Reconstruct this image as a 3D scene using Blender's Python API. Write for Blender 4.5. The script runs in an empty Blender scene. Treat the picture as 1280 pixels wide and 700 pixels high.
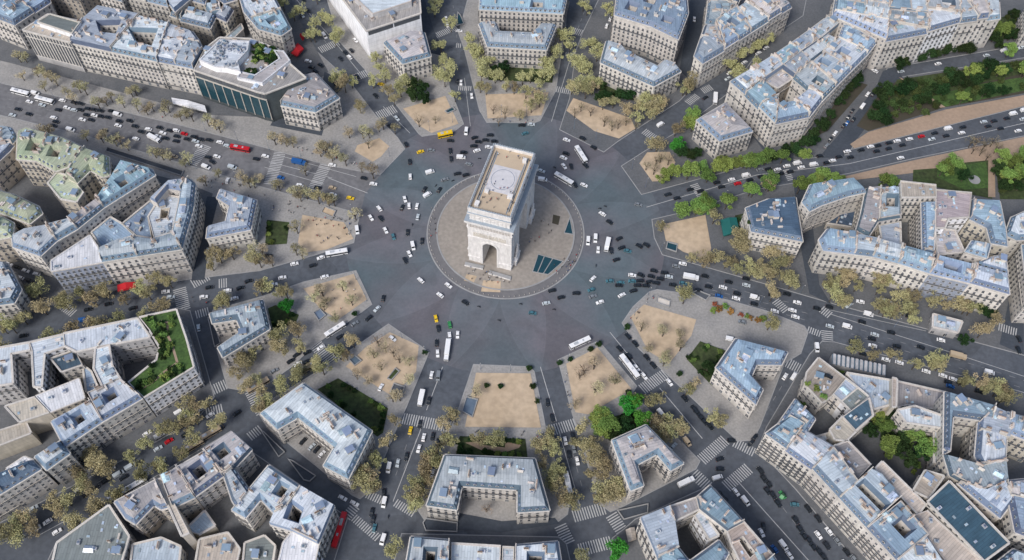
import bpy, bmesh, math, random
from mathutils import Vector, Matrix
from mathutils.geometry import delaunay_2d_cdt
import numpy as np
from mathutils.bvhtree import BVHTree
random.seed(7)
R = math.radians
scene = bpy.context.scene
COL = scene.collection

# ------------------------------------------------------------------ camera (solved from the circles, the arch and the avenue bearings)
F, TH, CH, CD, ROLL = 1200.0, R(57.5), 444.0, 315.0, R(-1.2)
CX = -4.2
CAM = Vector((0, -CD, CH))
cd = bpy.data.cameras.new('camera'); cam = bpy.data.objects.new('camera', cd); COL.objects.link(cam)
cd.sensor_width = 36; cd.lens = 36 * F / 1280; cd.clip_end = 6000; cd.clip_start = 1
cam.matrix_world = Matrix.Translation(CAM) @ Matrix.Rotation(R(90) - TH, 4, 'X') @ Matrix.Rotation(-ROLL, 4, 'Z')
scene.camera = cam
ct, st, cr, sr = math.cos(TH), math.sin(TH), math.cos(ROLL), math.sin(ROLL)
def G(x, y, z=0.0):
    """map coordinates of the survey picture -> world point at height z"""
    u, v = x - 640, y - 350
    u, v = u * cr + v * sr, -u * sr + v * cr
    dx, up = u / F, -v / F
    yy, zz = ct + up * st, -st + up * ct
    t = (z - CH) / zz
    return Vector((dx * t, yy * t - CD, z))
def P(w):
    dy, dz = w[1] + CD, w[2] - CH
    zc = dy * ct - dz * st; up = dy * st + dz * ct
    u, v = F * w[0] / zc, -F * up / zc
    return (640 + u * cr - v * sr, 350 + u * sr + v * cr)
def pts(s): return [tuple(float(a) for a in q.split(',')) for q in s.split()]
def GP(s, z=0.0): return [G(x, y, z).xy.copy() for x, y in (pts(s) if isinstance(s, str) else s)]
C0 = Vector((CX, 0.0))

# ------------------------------------------------------------------ materials
def mat(name, col, rough=0.85, col2=None, scale=0.15, detail=4, rnd=0.0, metal=0.0, spec=None, bump=0.0, extra=None, contrast=0.25):
    m = bpy.data.materials.new(name); m.use_nodes = True
    nt = m.node_tree; N = nt.nodes; L = nt.links
    b = N['Principled BSDF']; b.inputs['Roughness'].default_value = rough; b.inputs['Metallic'].default_value = metal
    if spec is not None: b.inputs['Specular IOR Level'].default_value = spec
    geo = N.new('ShaderNodeNewGeometry')
    no = N.new('ShaderNodeTexNoise'); no.inputs['Scale'].default_value = scale; no.inputs['Detail'].default_value = detail
    no.inputs['Roughness'].default_value = 0.65
    L.new(geo.outputs['Position'], no.inputs['Vector'])
    ra = N.new('ShaderNodeMapRange'); ra.inputs[1].default_value = 0.5 - contrast; ra.inputs[2].default_value = 0.5 + contrast
    L.new(no.outputs['Fac'], ra.inputs[0])
    mx = N.new('ShaderNodeMix'); mx.data_type = 'RGBA'
    c2 = col2 or tuple(c * 0.72 for c in col)
    mx.inputs[6].default_value = (*col, 1); mx.inputs[7].default_value = (*c2, 1)
    L.new(ra.outputs[0], mx.inputs[0])
    out = mx.outputs[2]
    if rnd:
        oi = N.new('ShaderNodeObjectInfo'); hs = N.new('ShaderNodeHueSaturation')
        r2 = N.new('ShaderNodeMapRange'); r2.inputs[3].default_value = 1 - rnd; r2.inputs[4].default_value = 1 + rnd
        L.new(oi.outputs['Random'], r2.inputs[0]); L.new(r2.outputs[0], hs.inputs['Value'])
        mu = N.new('ShaderNodeMath'); mu.operation = 'MULTIPLY'; mu.inputs[1].default_value = 7.31
        fr = N.new('ShaderNodeMath'); fr.operation = 'FRACT'; L.new(oi.outputs['Random'], mu.inputs[0]); L.new(mu.outputs[0], fr.inputs[0])
        r3 = N.new('ShaderNodeMapRange'); r3.inputs[3].default_value = 0.5 - rnd * .09; r3.inputs[4].default_value = 0.5 + rnd * .09
        L.new(fr.outputs[0], r3.inputs[0]); L.new(r3.outputs[0], hs.inputs['Hue'])
        L.new(out, hs.inputs['Color']); out = hs.outputs['Color']
    if extra: out = extra(nt, geo, out)
    L.new(out, b.inputs['Base Color'])
    if bump:
        bp = N.new('ShaderNodeBump'); bp.inputs['Strength'].default_value = bump; bp.inputs['Distance'].default_value = 0.3
        L.new(no.outputs['Fac'], bp.inputs['Height']); L.new(bp.outputs[0], b.inputs['Normal'])
    return m
def mul(nt, a, fac_socket):
    mx = nt.nodes.new('ShaderNodeMix'); mx.data_type = 'RGBA'; mx.blend_type = 'MULTIPLY'; mx.inputs[0].default_value = 1
    nt.links.new(a, mx.inputs[6]); nt.links.new(fac_socket, mx.inputs[7]); return mx.outputs[2]
def ramp(nt, sock, a, b, lo, hi):
    r = nt.nodes.new('ShaderNodeMapRange'); r.inputs[1].default_value = a; r.inputs[2].default_value = b
    r.inputs[3].default_value = lo; r.inputs[4].default_value = hi; nt.links.new(sock, r.inputs[0]); return r.outputs[0]
def fine(scale, lo, a=0.35, b=0.65, vec=(1, 1, 1)):
    """multiplies in a finer stain / streak layer"""
    def f(nt, geo, out):
        mp = nt.nodes.new('ShaderNodeMapping'); mp.inputs['Scale'].default_value = vec
        nt.links.new(geo.outputs['Position'], mp.inputs[0])
        n = nt.nodes.new('ShaderNodeTexNoise'); n.inputs['Scale'].default_value = scale; n.inputs['Detail'].default_value = 5
        nt.links.new(mp.outputs[0], n.inputs['Vector'])
        return mul(nt, out, ramp(nt, n.outputs['Fac'], a, b, lo, 1.0))
    return f
def zinc_fx(nt, geo, out):
    # zinc sheets laid square to the house: seams, sheet-to-sheet tone, dirt running with the fall
    at = nt.nodes.new('ShaderNodeAttribute'); at.attribute_type = 'OBJECT'; at.attribute_name = 'bearing'
    rt = nt.nodes.new('ShaderNodeVectorRotate'); rt.rotation_type = 'Z_AXIS'
    nt.links.new(geo.outputs['Position'], rt.inputs['Vector']); nt.links.new(at.outputs['Fac'], rt.inputs['Angle'])
    br = nt.nodes.new('ShaderNodeTexBrick'); br.inputs['Scale'].default_value = 1.0; br.inputs['Brick Width'].default_value = 5.5; br.inputs['Row Height'].default_value = 1.3
    br.inputs['Mortar Size'].default_value = 0.09; br.inputs['Color1'].default_value = (1.04, 1.04, 1.04, 1); br.inputs['Color2'].default_value = (0.90, 0.91, 0.92, 1); br.inputs['Mortar'].default_value = (0.66, 0.68, 0.70, 1)
    nt.links.new(rt.outputs[0], br.inputs['Vector'])
    out = mul(nt, out, br.outputs['Color'])
    mp = nt.nodes.new('ShaderNodeMapping'); mp.inputs['Scale'].default_value = (0.25, 1.0, 1.0); nt.links.new(rt.outputs[0], mp.inputs[0])
    n = nt.nodes.new('ShaderNodeTexNoise'); n.inputs['Scale'].default_value = 0.55; n.inputs['Detail'].default_value = 6; nt.links.new(mp.outputs[0], n.inputs['Vector'])
    return mul(nt, out, ramp(nt, n.outputs['Fac'], 0.36, 0.62, 0.80, 1.03))
def stone_fx(nt, geo, out):
    sx = nt.nodes.new('ShaderNodeSeparateXYZ'); nt.links.new(geo.outputs['Position'], sx.inputs[0])
    m = nt.nodes.new('ShaderNodeMath'); m.operation = 'MODULO'; m.inputs[1].default_value = 3.2
    nt.links.new(sx.outputs['Z'], m.inputs[0])
    out = mul(nt, out, ramp(nt, m.outputs[0], 0.18, 0.36, 0.84, 1.0))     # string courses between the storeys
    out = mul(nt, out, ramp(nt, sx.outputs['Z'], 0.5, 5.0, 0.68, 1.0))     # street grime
    return fine(0.5, 0.78, vec=(1, 1, 0.25))(nt, geo, out)
M = {}
def patch_fx(nt, geo, out):
    v = nt.nodes.new('ShaderNodeTexVoronoi'); v.inputs['Scale'].default_value = 0.055; v.distance = 'MANHATTAN'; nt.links.new(geo.outputs['Position'], v.inputs['Vector'])
    sp = nt.nodes.new('ShaderNodeSeparateColor'); nt.links.new(v.outputs['Color'], sp.inputs[0])
    out = mul(nt, out, ramp(nt, sp.outputs[0], 0, 1, 0.86, 1.08))
    return fine(0.4, 0.78)(nt, geo, out)
M['avenue_setts'] = mat('avenue_setts', (0.185, 0.182, 0.188), 0.9, (0.145, 0.146, 0.154), 0.04, 6, extra=patch_fx)
M['asphalt'] = mat('asphalt', (0.104, 0.114, 0.132), 0.9, (0.074, 0.086, 0.104), 0.035, 6, extra=patch_fx)
M['side_asphalt'] = mat('side_asphalt', (0.062, 0.074, 0.092), 0.9, (0.044, 0.054, 0.070), 0.08, 6, extra=fine(0.7, 0.8))
M['pave'] = mat('pavement', (0.36, 0.345, 0.325), 0.9, (0.25, 0.245, 0.24), 0.09, 5, extra=fine(0.9, 0.8))
M['pave_block'] = mat('city_pavement', (0.150, 0.152, 0.158), 0.9, (0.092, 0.100, 0.110), 0.07, 5, extra=fine(0.9, 0.8))
M['kerb'] = mat('kerb_stone', (0.33, 0.33, 0.33))
M['sand'] = mat('sand_gravel', (0.56, 0.44, 0.315), 0.95, (0.44, 0.335, 0.225), 0.05, 8, extra=fine(0.3, 0.84, .38, .62))
M['path_sand'] = mat('bridleway_sand', (0.40, 0.29, 0.21), 0.95, (0.31, 0.23, 0.165), 0.05, 6, extra=fine(0.6, 0.85))
M['grass'] = mat('lawn_grass', (0.060, 0.100, 0.026), 0.95, (0.045, 0.052, 0.022), 0.10, 7, extra=fine(0.5, 0.5))
M['bright_grass'] = mat('bright_grass', (0.085, 0.16, 0.035), 0.95, (0.035, 0.075, 0.02), 0.16, 6, extra=fine(0.8, 0.6))
M['soil'] = mat('garden_soil', (0.065, 0.052, 0.038), 0.95, (0.04, 0.042, 0.026), 0.1, 6)
M['white_paint'] = mat('road_paint', (0.50, 0.50, 0.49), 0.8, (0.30, 0.30, 0.30), 0.8, 5)
M['faint_paint'] = mat('worn_paint', (0.27, 0.27, 0.27), 0.8, (0.14, 0.14, 0.15), 0.5, 5)
M['cobble_band'] = mat('cobble_band', (0.17, 0.165, 0.17), 0.9, (0.12, 0.12, 0.125), 0.3, 5)
M['plaza'] = mat('island_paving', (0.35, 0.315, 0.275), 0.9, (0.265, 0.235, 0.205), 0.05, 6, extra=fine(0.5, 0.8))
M['roofdeck'] = mat('arch_deck', (0.52, 0.42, 0.30), 0.9, (0.43, 0.34, 0.25), 0.2, 5)
M['limestone'] = mat('arch_limestone', (0.78, 0.76, 0.745), 0.85, (0.66, 0.64, 0.62), 0.25, 6, extra=fine(0.8, 0.8, vec=(1, 1, .3)), bump=.15)
M['deckwhite'] = mat('pale_slab', (0.60, 0.585, 0.60), 0.8, (0.47, 0.465, 0.48), 0.4, 5)
M['lead'] = mat('lead_sheet', (0.33, 0.38, 0.43), 0.6, (0.24, 0.29, 0.34), 0.4, 5)
def walls(n, c, k=0.8, **kw): M[n] = mat('wall_' + n, c, 0.9, tuple(a * k for a in c), 0.12, 5, rnd=0.12, extra=stone_fx, **kw)
walls('cream', (0.74, 0.70, 0.645)); walls('white', (0.88, 0.88, 0.90), 0.96); walls('tan', (0.66, 0.60, 0.51)); walls('brown', (0.50, 0.45, 0.39))
walls('blue', (0.38, 0.42, 0.52)); walls('grey', (0.54, 0.53, 0.53)); walls('dark', (0.10, 0.12, 0.13))
def roofs(n, c, c2=None, rough=0.6): M['r_' + n] = mat('roof_' + n, c, rough, c2 or tuple(a * .8 for a in c), 0.05, 3, rnd=0.24, extra=zinc_fx)
roofs('z', (0.44, 0.50, 0.56), (0.36, 0.42, 0.48)); roofs('zl', (0.54, 0.58, 0.62), (0.46, 0.50, 0.54)); roofs('zb', (0.31, 0.42, 0.51), (0.24, 0.34, 0.43))
roofs('p', (0.50, 0.47, 0.47)); roofs('pink', (0.58, 0.49, 0.51)); roofs('g', (0.40, 0.47, 0.31), (0.45, 0.44, 0.35)); roofs('d', (0.075, 0.125, 0.19)); roofs('f', (0.33, 0.31, 0.30))
roofs('w', (0.80, 0.80, 0.82), (0.68, 0.68, 0.70)); roofs('t', (0.47, 0.40, 0.35)); roofs('teal', (0.055, 0.12, 0.17)); roofs('gr', (0.20, 0.225, 0.22)); roofs('tan', (0.56, 0.50, 0.42))
M['slate'] = mat('mansard_slate', (0.14, 0.19, 0.26), 0.6, (0.09, 0.13, 0.19), 0.3, 5, rnd=0.25)
M['slate_l'] = mat('mansard_zinc', (0.22, 0.29, 0.38), 0.55, (0.15, 0.21, 0.30), 0.3, 5, rnd=0.2)
M['cornice'] = mat('cornice_stone', (0.68, 0.64, 0.59), 0.85, rnd=0.1, extra=fine(1.0, 0.8))
M['iron'] = mat('wrought_iron', (0.09, 0.10, 0.115), 0.6)
M['glass'] = mat('window_glass', (0.055, 0.064, 0.078), 0.25, (0.16, 0.17, 0.19), 1.3, 2, rnd=0.5)
M['frame'] = mat('window_frame', (0.62, 0.59, 0.55), 0.7)
M['brickred'] = mat('chimney_pots', (0.46, 0.33, 0.26), 0.9)
M['chimney'] = mat('chimney_render', (0.62, 0.57, 0.52), 0.9, (0.48, 0.43, 0.39), 0.5, 4, rnd=0.2)
M['parapet'] = mat('party_wall', (0.58, 0.54, 0.49), 0.9, (0.43, 0.39, 0.35), 0.3, 4, rnd=0.2)
M['skylight'] = mat('skylight_glass', (0.50, 0.60, 0.70), 0.2, (0.25, 0.34, 0.42), 1.0, 2, rnd=0.4)
M['metalbox'] = mat('roof_metal', (0.48, 0.50, 0.53), 0.5, rnd=0.3)
M['pool_glass'] = mat('museum_glass', (0.012, 0.045, 0.062), 0.25, (0.02, 0.065, 0.085), 0.3, 3)
M['bark'] = mat('bark', (0.10, 0.08, 0.06), 0.95, (0.06, 0.05, 0.04), 2, 4)
def leaf(n, c, c2): M['l_' + n] = mat('leaf_' + n, c, 0.9, c2, 0.7, 3, rnd=0.34, spec=0.1)
leaf('olive', (0.41, 0.37, 0.20), (0.26, 0.24, 0.13)); leaf('gold', (0.45, 0.40, 0.25), (0.31, 0.28, 0.175))
leaf('green', (0.20, 0.29, 0.075), (0.12, 0.185, 0.05)); leaf('bright', (0.075, 0.24, 0.035), (0.04, 0.14, 0.025)); leaf('dark', (0.035, 0.07, 0.022), (0.016, 0.034, 0.014))
leaf('brown', (0.33, 0.27, 0.18), (0.23, 0.19, 0.12)); leaf('moss', (0.075, 0.105, 0.035), (0.04, 0.06, 0.022)); leaf('red', (0.30, 0.10, 0.05), (0.16, 0.10, 0.04))
M['tyre'] = mat('tyre', (0.02, 0.02, 0.02)); M['carglass'] = mat('car_glass', (0.012, 0.016, 0.02), 0.15)
M['lamp'] = mat('lamp_plastic', (0.6, 0.12, 0.08), 0.4)
M['red_canvas'] = mat('red_canvas', (0.55, 0.012, 0.02), 0.8)
CARC = dict(w=('white', (0.80, 0.80, 0.80)), k=('black', (0.018, 0.023, 0.030)), g=('grey', (0.20, 0.22, 0.24)), s=('silver', (0.50, 0.55, 0.58)), b=('blue', (0.02, 0.10, 0.30)),
            t=('teal blue', (0.06, 0.16, 0.20)), y=('yellow', (0.75, 0.50, 0.02)), r=('red', (0.50, 0.012, 0.02)), n=('beige', (0.48, 0.38, 0.26)), e=('green', (0.04, 0.25, 0.08)))
for k, (n, c) in CARC.items(): M['c_' + k] = mat('paint_' + n.replace(' ', '_'), c, 0.3, tuple(a * .9 for a in c), 3, 2)

def tess(loops):
    """constrained triangles of an outer loop with holes -> (points, triangles)"""
    vs, es = [], []
    for l in loops:
        i = len(vs); n = len(l); vs += [Vector((p[0], p[1])) for p in l]; es += [(i + k, i + (k+1) % n) for k in range(n)]
    r = delaunay_2d_cdt(vs, es, [], 0, 1e-4); out = []
    for t in r[2]:
        if len(t) != 3: continue
        c = (r[0][t[0]] + r[0][t[1]] + r[0][t[2]]) / 3
        if inside(c, loops[0]) and not any(inside(c, l) for l in loops[1:]):
            a, b, d = (r[0][k] for k in t)
            out.append(tuple(t) if (b-a).cross(d-a) > 0 else tuple(t)[::-1])
    return r[0], out
# ------------------------------------------------------------------ mesh helper
class MB:
    def __init__(s): s.v = []; s.f = []; s.m = []
    def quad(s, a, b, c, d, m=0):
        i = len(s.v); s.v += [tuple(a), tuple(b), tuple(c), tuple(d)]; s.f.append((i, i+1, i+2, i+3)); s.m.append(m)
    def poly(s, ps, m=0):
        i = len(s.v); s.v += [tuple(p) for p in ps]; s.f.append(tuple(range(i, i+len(ps)))); s.m.append(m)
    def cap(s, loops, z, m=0):
        """flat face with holes, facing up; loops are lists of 2-D points"""
        i = len(s.v); vs, ts = tess(loops); zz = z if callable(z) else (lambda p: z)
        s.v += [(p.x, p.y, zz(p)) for p in vs]
        for t in ts: s.f.append(tuple(i + k for k in t)); s.m.append(m)
    def box(s, x0, x1, y0, y1, z0, z1, m=0, top=None, T=None):
        P8 = [Vector(p) for p in ((x0,y0,z0),(x1,y0,z0),(x1,y1,z0),(x0,y1,z0),(x0,y0,z1),(x1,y0,z1),(x1,y1,z1),(x0,y1,z1))]
        if T: P8 = [T @ p for p in P8]
        i = len(s.v); s.v += [tuple(p) for p in P8]
        for k, f in enumerate(((0,3,2,1),(4,5,6,7),(0,1,5,4),(1,2,6,5),(2,3,7,6),(3,0,4,7))):
            s.f.append(tuple(i + j for j in f)); s.m.append(top if (k == 1 and top is not None) else m)
    def prism(s, poly, z0, z1, m=0, top=None):
        poly = ccw(poly); n = len(poly)
        for i in range(n):
            a, b = poly[i], poly[(i+1) % n]
            s.quad((a[0],a[1],z0),(b[0],b[1],z0),(b[0],b[1],z1),(a[0],a[1],z1), m)
        s.cap([poly], z1, m if top is None else top)
    def tube(s, a, b, r0, r1, n=6, m=0, cap=True):
        a, b = Vector(a), Vector(b); d = (b - a).normalized()
        u = d.cross(Vector((0, 0, 1))) if abs(d.z) < .99 else Vector((1, 0, 0)); u.normalize(); w = d.cross(u)
        i = len(s.v)
        for p, r in ((a, r0), (b, r1)):
            for k in range(n):
                t = 2 * math.pi * k / n; s.v.append(tuple(p + u * (r * math.cos(t)) + w * (r * math.sin(t))))
        for k in range(n): s.f.append((i + k, i + (k+1) % n, i + n + (k+1) % n, i + n + k)); s.m.append(m)
        if cap: s.f.append(tuple(i + n + k for k in range(n))); s.m.append(m)
    def mesh(s, name, mats, smooth=False):
        me = bpy.data.meshes.new(name); me.from_pydata(s.v, [], s.f)
        for x in mats: me.materials.append(M[x] if isinstance(x, str) else x)
        me.polygons.foreach_set('material_index', s.m)
        if smooth: me.polygons.foreach_set('use_smooth', [True] * len(me.polygons))
        me.update(); return me
    def build(s, name, mats, parent=None, **kw): return link(name, s.mesh(name, mats), parent, **kw)
def link(name, data, parent=None, loc=None, rz=0, sc=None, label=None, cat=None, group=None, kind=None):
    o = bpy.data.objects.new(name, data); COL.objects.link(o)
    if parent: o.parent = parent
    if loc is not None: o.location = loc
    if rz: o.rotation_euler = (0, 0, rz)
    if sc: o.scale = sc if hasattr(sc, '__len__') else (sc, sc, sc)
    if label: o['label'] = label
    if cat: o['category'] = cat
    if group: o['group'] = group
    if kind: o['kind'] = kind
    return o
def area(p): return 0.5 * sum(p[i][0]*p[(i+1) % len(p)][1] - p[(i+1) % len(p)][0]*p[i][1] for i in range(len(p)))
def ccw(p): return list(p) if area(p) > 0 else list(reversed(p))
def inside(q, p):
    c = False; n = len(p); x, y = q[0], q[1]
    for i in range(n):
        a, b = p[i], p[(i+1) % n]
        if (a[1] > y) != (b[1] > y) and x < (b[0]-a[0])*(y-a[1])/(b[1]-a[1]) + a[0]: c = not c
    return c
def inset(p, offs):
    """move edge i inwards by offs[i]; p counter-clockwise"""
    n = len(p); out = []
    for i in range(n):
        a, b, c = Vector(p[i-1]), Vector(p[i]), Vector(p[(i+1) % n])
        d1, d2 = (b - a).normalized(), (c - b).normalized()
        n1, n2 = Vector((-d1.y, d1.x)), Vector((-d2.y, d2.x)); o1, o2 = offs[i-1], offs[i]
        den = d1.x * d2.y - d1.y * d2.x
        if abs(den) < 0.15: out.append(b + (n1 * o1 + n2 * o2) * 0.5); continue
        p1, p2 = b + n1 * o1, b + n2 * o2
        t = ((p2.x - p1.x) * d2.y - (p2.y - p1.y) * d2.x) / den
        out.append(p1 + d1 * t)
    return out
ORD = 'zeroth first second third fourth fifth sixth seventh eighth ninth tenth eleventh twelfth thirteenth fourteenth fifteenth sixteenth seventeenth eighteenth nineteenth'.split()
TENS = {2: 'twent', 3: 'thirt', 4: 'fort', 5: 'fift', 6: 'sixt', 7: 'sevent', 8: 'eight', 9: 'ninet'}
def ordw(n):
    if n < 20: return ORD[n]
    t, u = divmod(n, 10)
    return TENS[t] + 'ieth' if u == 0 else TENS[t] + 'y-' + ORD[u]
SECT = dict(A=(-107, 'bottom avenue left of centre'), B=(-77, 'bottom avenue right of centre'), C=(-51, 'avenue to the lower right corner'),
    D=(-20, 'wide avenue to the right edge'), E=(15.5, 'avenue beside the gardens'), F=(41, 'dark upper right avenue'),
    G=(73, 'top avenue right of centre'), H=(102, 'top avenue left of centre'), I=(127.5, 'upper left avenue'),
    J=(162, 'widest avenue at left'), K=(-165, 'avenue below the white wrapped block'), L=(-139, 'lower left avenue'))
def sector(w):
    a = math.degrees(math.atan2(w[1], w[0] - CX))
    return min(SECT, key=lambda k: abs((SECT[k][0] - a + 180) % 360 - 180))
CNT = {}
def numbered(items):
    """items: (object, what, w) -> each gets '<nth> <what> ...' counted outwards from the arch inside its avenue's sector"""
    b = {}
    for o, what, w in items:
        r = math.hypot(w[0] - CX, w[1])
        key = (what, 'ring') if r < 88 else (what, sector(w))
        b.setdefault(key, []).append((r, math.degrees(math.atan2(w[1], w[0] - CX)), o))
    for (what, k), l in b.items():
        if k == 'ring':
            l.sort(key=lambda t: (90 - t[1]) % 360)
            for i, (r, a, o) in enumerate(l):
                o['label'] = (f'{ordw(i+1)} {what} clockwise from the top of the roundabout' if len(l) > 1 else f'the only {what} on the roundabout around the arch')
        else:
            l.sort(key=lambda t: t[0])
            for i, (r, a, o) in enumerate(l):
                o['label'] = f'{ordw(i+1)} {what} out from the arch, {SECT[k][1]}'
# ------------------------------------------------------------------ ground, roads, pavements
def flat(name, polys, z, m, kind='structure', **kw):
    b = MB()
    for p in polys: b.cap([ccw(p)], z)
    return b.build(name, [m], kind=kind, **kw)
b = MB(); b.quad((-3000,-3000,0),(3000,-3000,0),(3000,3000,0),(-3000,3000,0)); b.build('ground', ['asphalt'], kind='structure')
def circ(c, r, n=120, a0=0): return [Vector((c[0] + r*math.cos(a0 + 2*math.pi*i/n), c[1] + r*math.sin(a0 + 2*math.pi*i/n))) for i in range(n)]
# the big roundabout: granite setts laid as a many-pointed star
def star_fx(nt, geo, out):
    N, L = nt.nodes, nt.links
    sx = N.new('ShaderNodeSeparateXYZ'); L.new(geo.outputs['Position'], sx.inputs[0])
    def ma(op, a, b=None, c=None):
        n = N.new('ShaderNodeMath'); n.operation = op
        for i, q in enumerate((a, b, c)):
            if q is None: continue
            if isinstance(q, (int, float)): n.inputs[i].default_value = q
            else: L.new(q, n.inputs[i])
        return n.outputs[0]
    x = ma('SUBTRACT', sx.outputs['X'], CX); y = sx.outputs['Y']
    ang = ma('ARCTAN2', y, x); rad = ma('SQRT', ma('ADD', ma('MULTIPLY', x, x), ma('MULTIPLY', y, y)))
    u = ma('PINGPONG', ma('ADD', ma('MULTIPLY', ang, 12 / (2 * math.pi)), 0.6 + 12), 0.5)     # 0 on a ray, .5 between
    edge = ma('MULTIPLY', ma('SUBTRACT', 92, rad), 1 / 95.0)
    inray = ma('LESS_THAN', u, edge)
    out2 = mul(nt, out, ramp(nt, inray, 0, 1, 0.87, 1.0))
    k = ma('LESS_THAN', ma('ABSOLUTE', ma('SUBTRACT', u, edge)), 0.008)
    mx = N.new('ShaderNodeMix'); mx.data_type = 'RGBA'; L.new(ma('MULTIPLY', k, 0.12), mx.inputs[0]); L.new(out2, mx.inputs[6]); mx.inputs[7].default_value = (.17, .18, .2, 1)
    # reddish and greenish setts in alternating wedges
    u2 = ma('PINGPONG', ma('ADD', ma('MULTIPLY', ang, 6 / (2 * math.pi)), 6.1), 0.5)
    m2 = N.new('ShaderNodeMix'); m2.data_type = 'RGBA'; m2.inputs[6].default_value = (1.10, 0.98, 0.98, 1); m2.inputs[7].default_value = (0.84, 1.02, 1.02, 1)
    nz = N.new('ShaderNodeTexNoise'); nz.inputs['Scale'].default_value = 0.022; nz.inputs['Detail'].default_value = 2; L.new(geo.outputs['Position'], nz.inputs['Vector'])
    L.new(ramp(nt, ma('ADD', ma('MULTIPLY', u2, 0.7), nz.outputs['Fac']), 0.5, 0.85, 0, 1), m2.inputs[0])
    o3 = mul(nt, mx.outputs[2], m2.outputs[2])
    w = N.new('ShaderNodeTexNoise'); w.inputs['Scale'].default_value = 0.06; w.inputs['Detail'].default_value = 6; w.inputs['Distortion'].default_value = 1.5
    L.new(geo.outputs['Position'], w.inputs['Vector'])
    return mul(nt, o3, ramp(nt, w.outputs['Fac'], 0.35, 0.7, 0.87, 1.08))
M['sett'] = mat('granite_setts', (0.136, 0.143, 0.160), 0.85, (0.100, 0.111, 0.130), 0.6, 6, extra=star_fx)
flat('roundabout_road', [circ(C0, 90)], 0.004, 'sett')

flat('avenue_paving', [GP('470,226 405,217 320,197 220,175 0,133 -140,105 -140,150 0,172 100,192 225,222 320,246 447,275 452,250')], 0.006, 'avenue_setts')
PAVES = dict(
 s1='596,457 667,457 673,463 686,515 693,545 724,625 722,640 708,652 640,664 556,664 543,655 532,640 552,590 570,540 577,522',
 s1b='515,672 712,668 722,676 745,760 495,760',
 s2='701,447 749,422 757,427 802,476 797,485 885,566 880,577 790,628 775,635 760,625 728,530 722,515',
 s2b='778,667 792,655 806,642 897,596 905,600 1040,760 776,760',
 s3='779,398 792,377 812,357 822,354 905,362 960,375 1008,392 1013,400 1005,427 985,440 958,520 950,538 930,540 838,460 802,430',
 s3b='1015,427 1030,410 1045,410 1280,462 1420,502 1420,780 1150,780 1110,712 1005,597 955,548 965,520',
 s4='811,267 815,290 826,311 960,343 1045,364 1280,417 1420,450 1420,105 1280,141 1135,177 1055,199 940,224 847,257',
 s5='770,202 797,237 940,192 1055,176 1045,160 1062,130 1090,80 1098,66 1290,25 1420,0 1420,-80 1010,-80 930,60 900,105 840,155 800,181',
 gard='1056,170 1280,104 1420,70 1420,10 1290,41 1105,78 1075,130',
 s6='691,160 748,186 765,172 840,118 858,98 872,91 990,5 1000,-60 757,-60 715,37 707,62 702,120',
 s7='600,155 660,153 667,150 685,112 694,32 697,-60 583,-60 560,45 568,65 590,140',
 s8='520,176 560,168 572,158 552,112 548,75 530,45 515,0 505,-60 370,-60 412,62 450,100 488,140 515,172',
 s9='500,192 470,226 405,217 320,197 220,175 0,133 -140,105 -140,-80 320,-80 338,0 385,75 425,108 462,152 490,178',
 s10='447,275 441,312 392,330 325,352 240,366 140,385 0,425 -140,460 -140,148 0,172 100,192 225,222 320,246',
 s11='445,346 467,388 437,412 397,442 370,470 325,505 290,500 262,415 268,403 330,383 380,363',
 s11b='222,402 240,405 275,512 255,540 170,592 30,672 -140,760 -140,498 0,462 82,440',
 s12='488,411 541,444 515,515 503,545 475,620 462,632 452,628 340,545 330,530 345,512 420,462',
 s12b='297,553 320,575 448,655 420,760 60,760 85,700 150,650')
def smooth_poly(p, n=3):
    return p
for kk_, (k, s) in enumerate(PAVES.items()):
    p = ccw(GP(s)); pz = .12 + .008*kk_
    b = MB(); b.prism(p, -0.05, pz, 1, 0)
    ins = inset(p, [0.45] * len(p)); n = len(p)
    for i in range(n):
        a, c, d, e = p[i], p[(i+1) % n], ins[(i+1) % n], ins[i]
        b.quad((*a, pz+.004), (*c, pz+.004), (*d, pz+.004), (*e, pz+.004), 1)
    b.build('pavement', ['pave' if k in ('s1','s2','s3','s7','s8','s10','s11','s12','s9') else 'pave_block', 'kerb'], kind='structure')
# darker block interiors
for s in ('-140,-80 320,-80 338,0 385,75 400,100 330,160 250,160 0,105 -140,80', '-140,205 0,200 225,245 262,258 245,350 140,380 0,415 -140,450'):
    flat('back_court_paving', [GP(s)], 0.246 if '-80 3' in s else 0.251, 'pave_block')
# ring street and other streets crossing the raised blocks
STREETS = ['997,205 1008,236 1024,340 1040,364 1012,352 1000,300 990,236 985,208', '255,262 270,262 262,300 256,366 240,368 242,330 250,290', '838,80 858,96 872,90 862,60 872,-60 850,-60 846,20',
 '395,100 425,112 405,135 395,180 330,170 335,160 380,150 392,120', '1258,272 1272,275 1270,300 1280,352 1283,417 1252,405 1262,345', '894,112 905,105 962,175 985,170 985,188 960,192 935,160',
 '60,25 100,35 165,45 200,60 198,70 160,50 100,48 58,38', '500,-60 515,0 530,45 548,75 520,70 512,30 492,-60', '560,640 640,652 706,645 712,652 640,666 556,664',
 '1016,182 1046,180 1075,140 1104,98 1120,80 1106,64 1092,70 1086,86 1066,116 1040,152', '190,215 300,230 300,236 200,224']
for i, s in enumerate(STREETS[:-1]): flat('side_street', [GP(s)], 0.26 + i*.004, 'side_asphalt')
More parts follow.
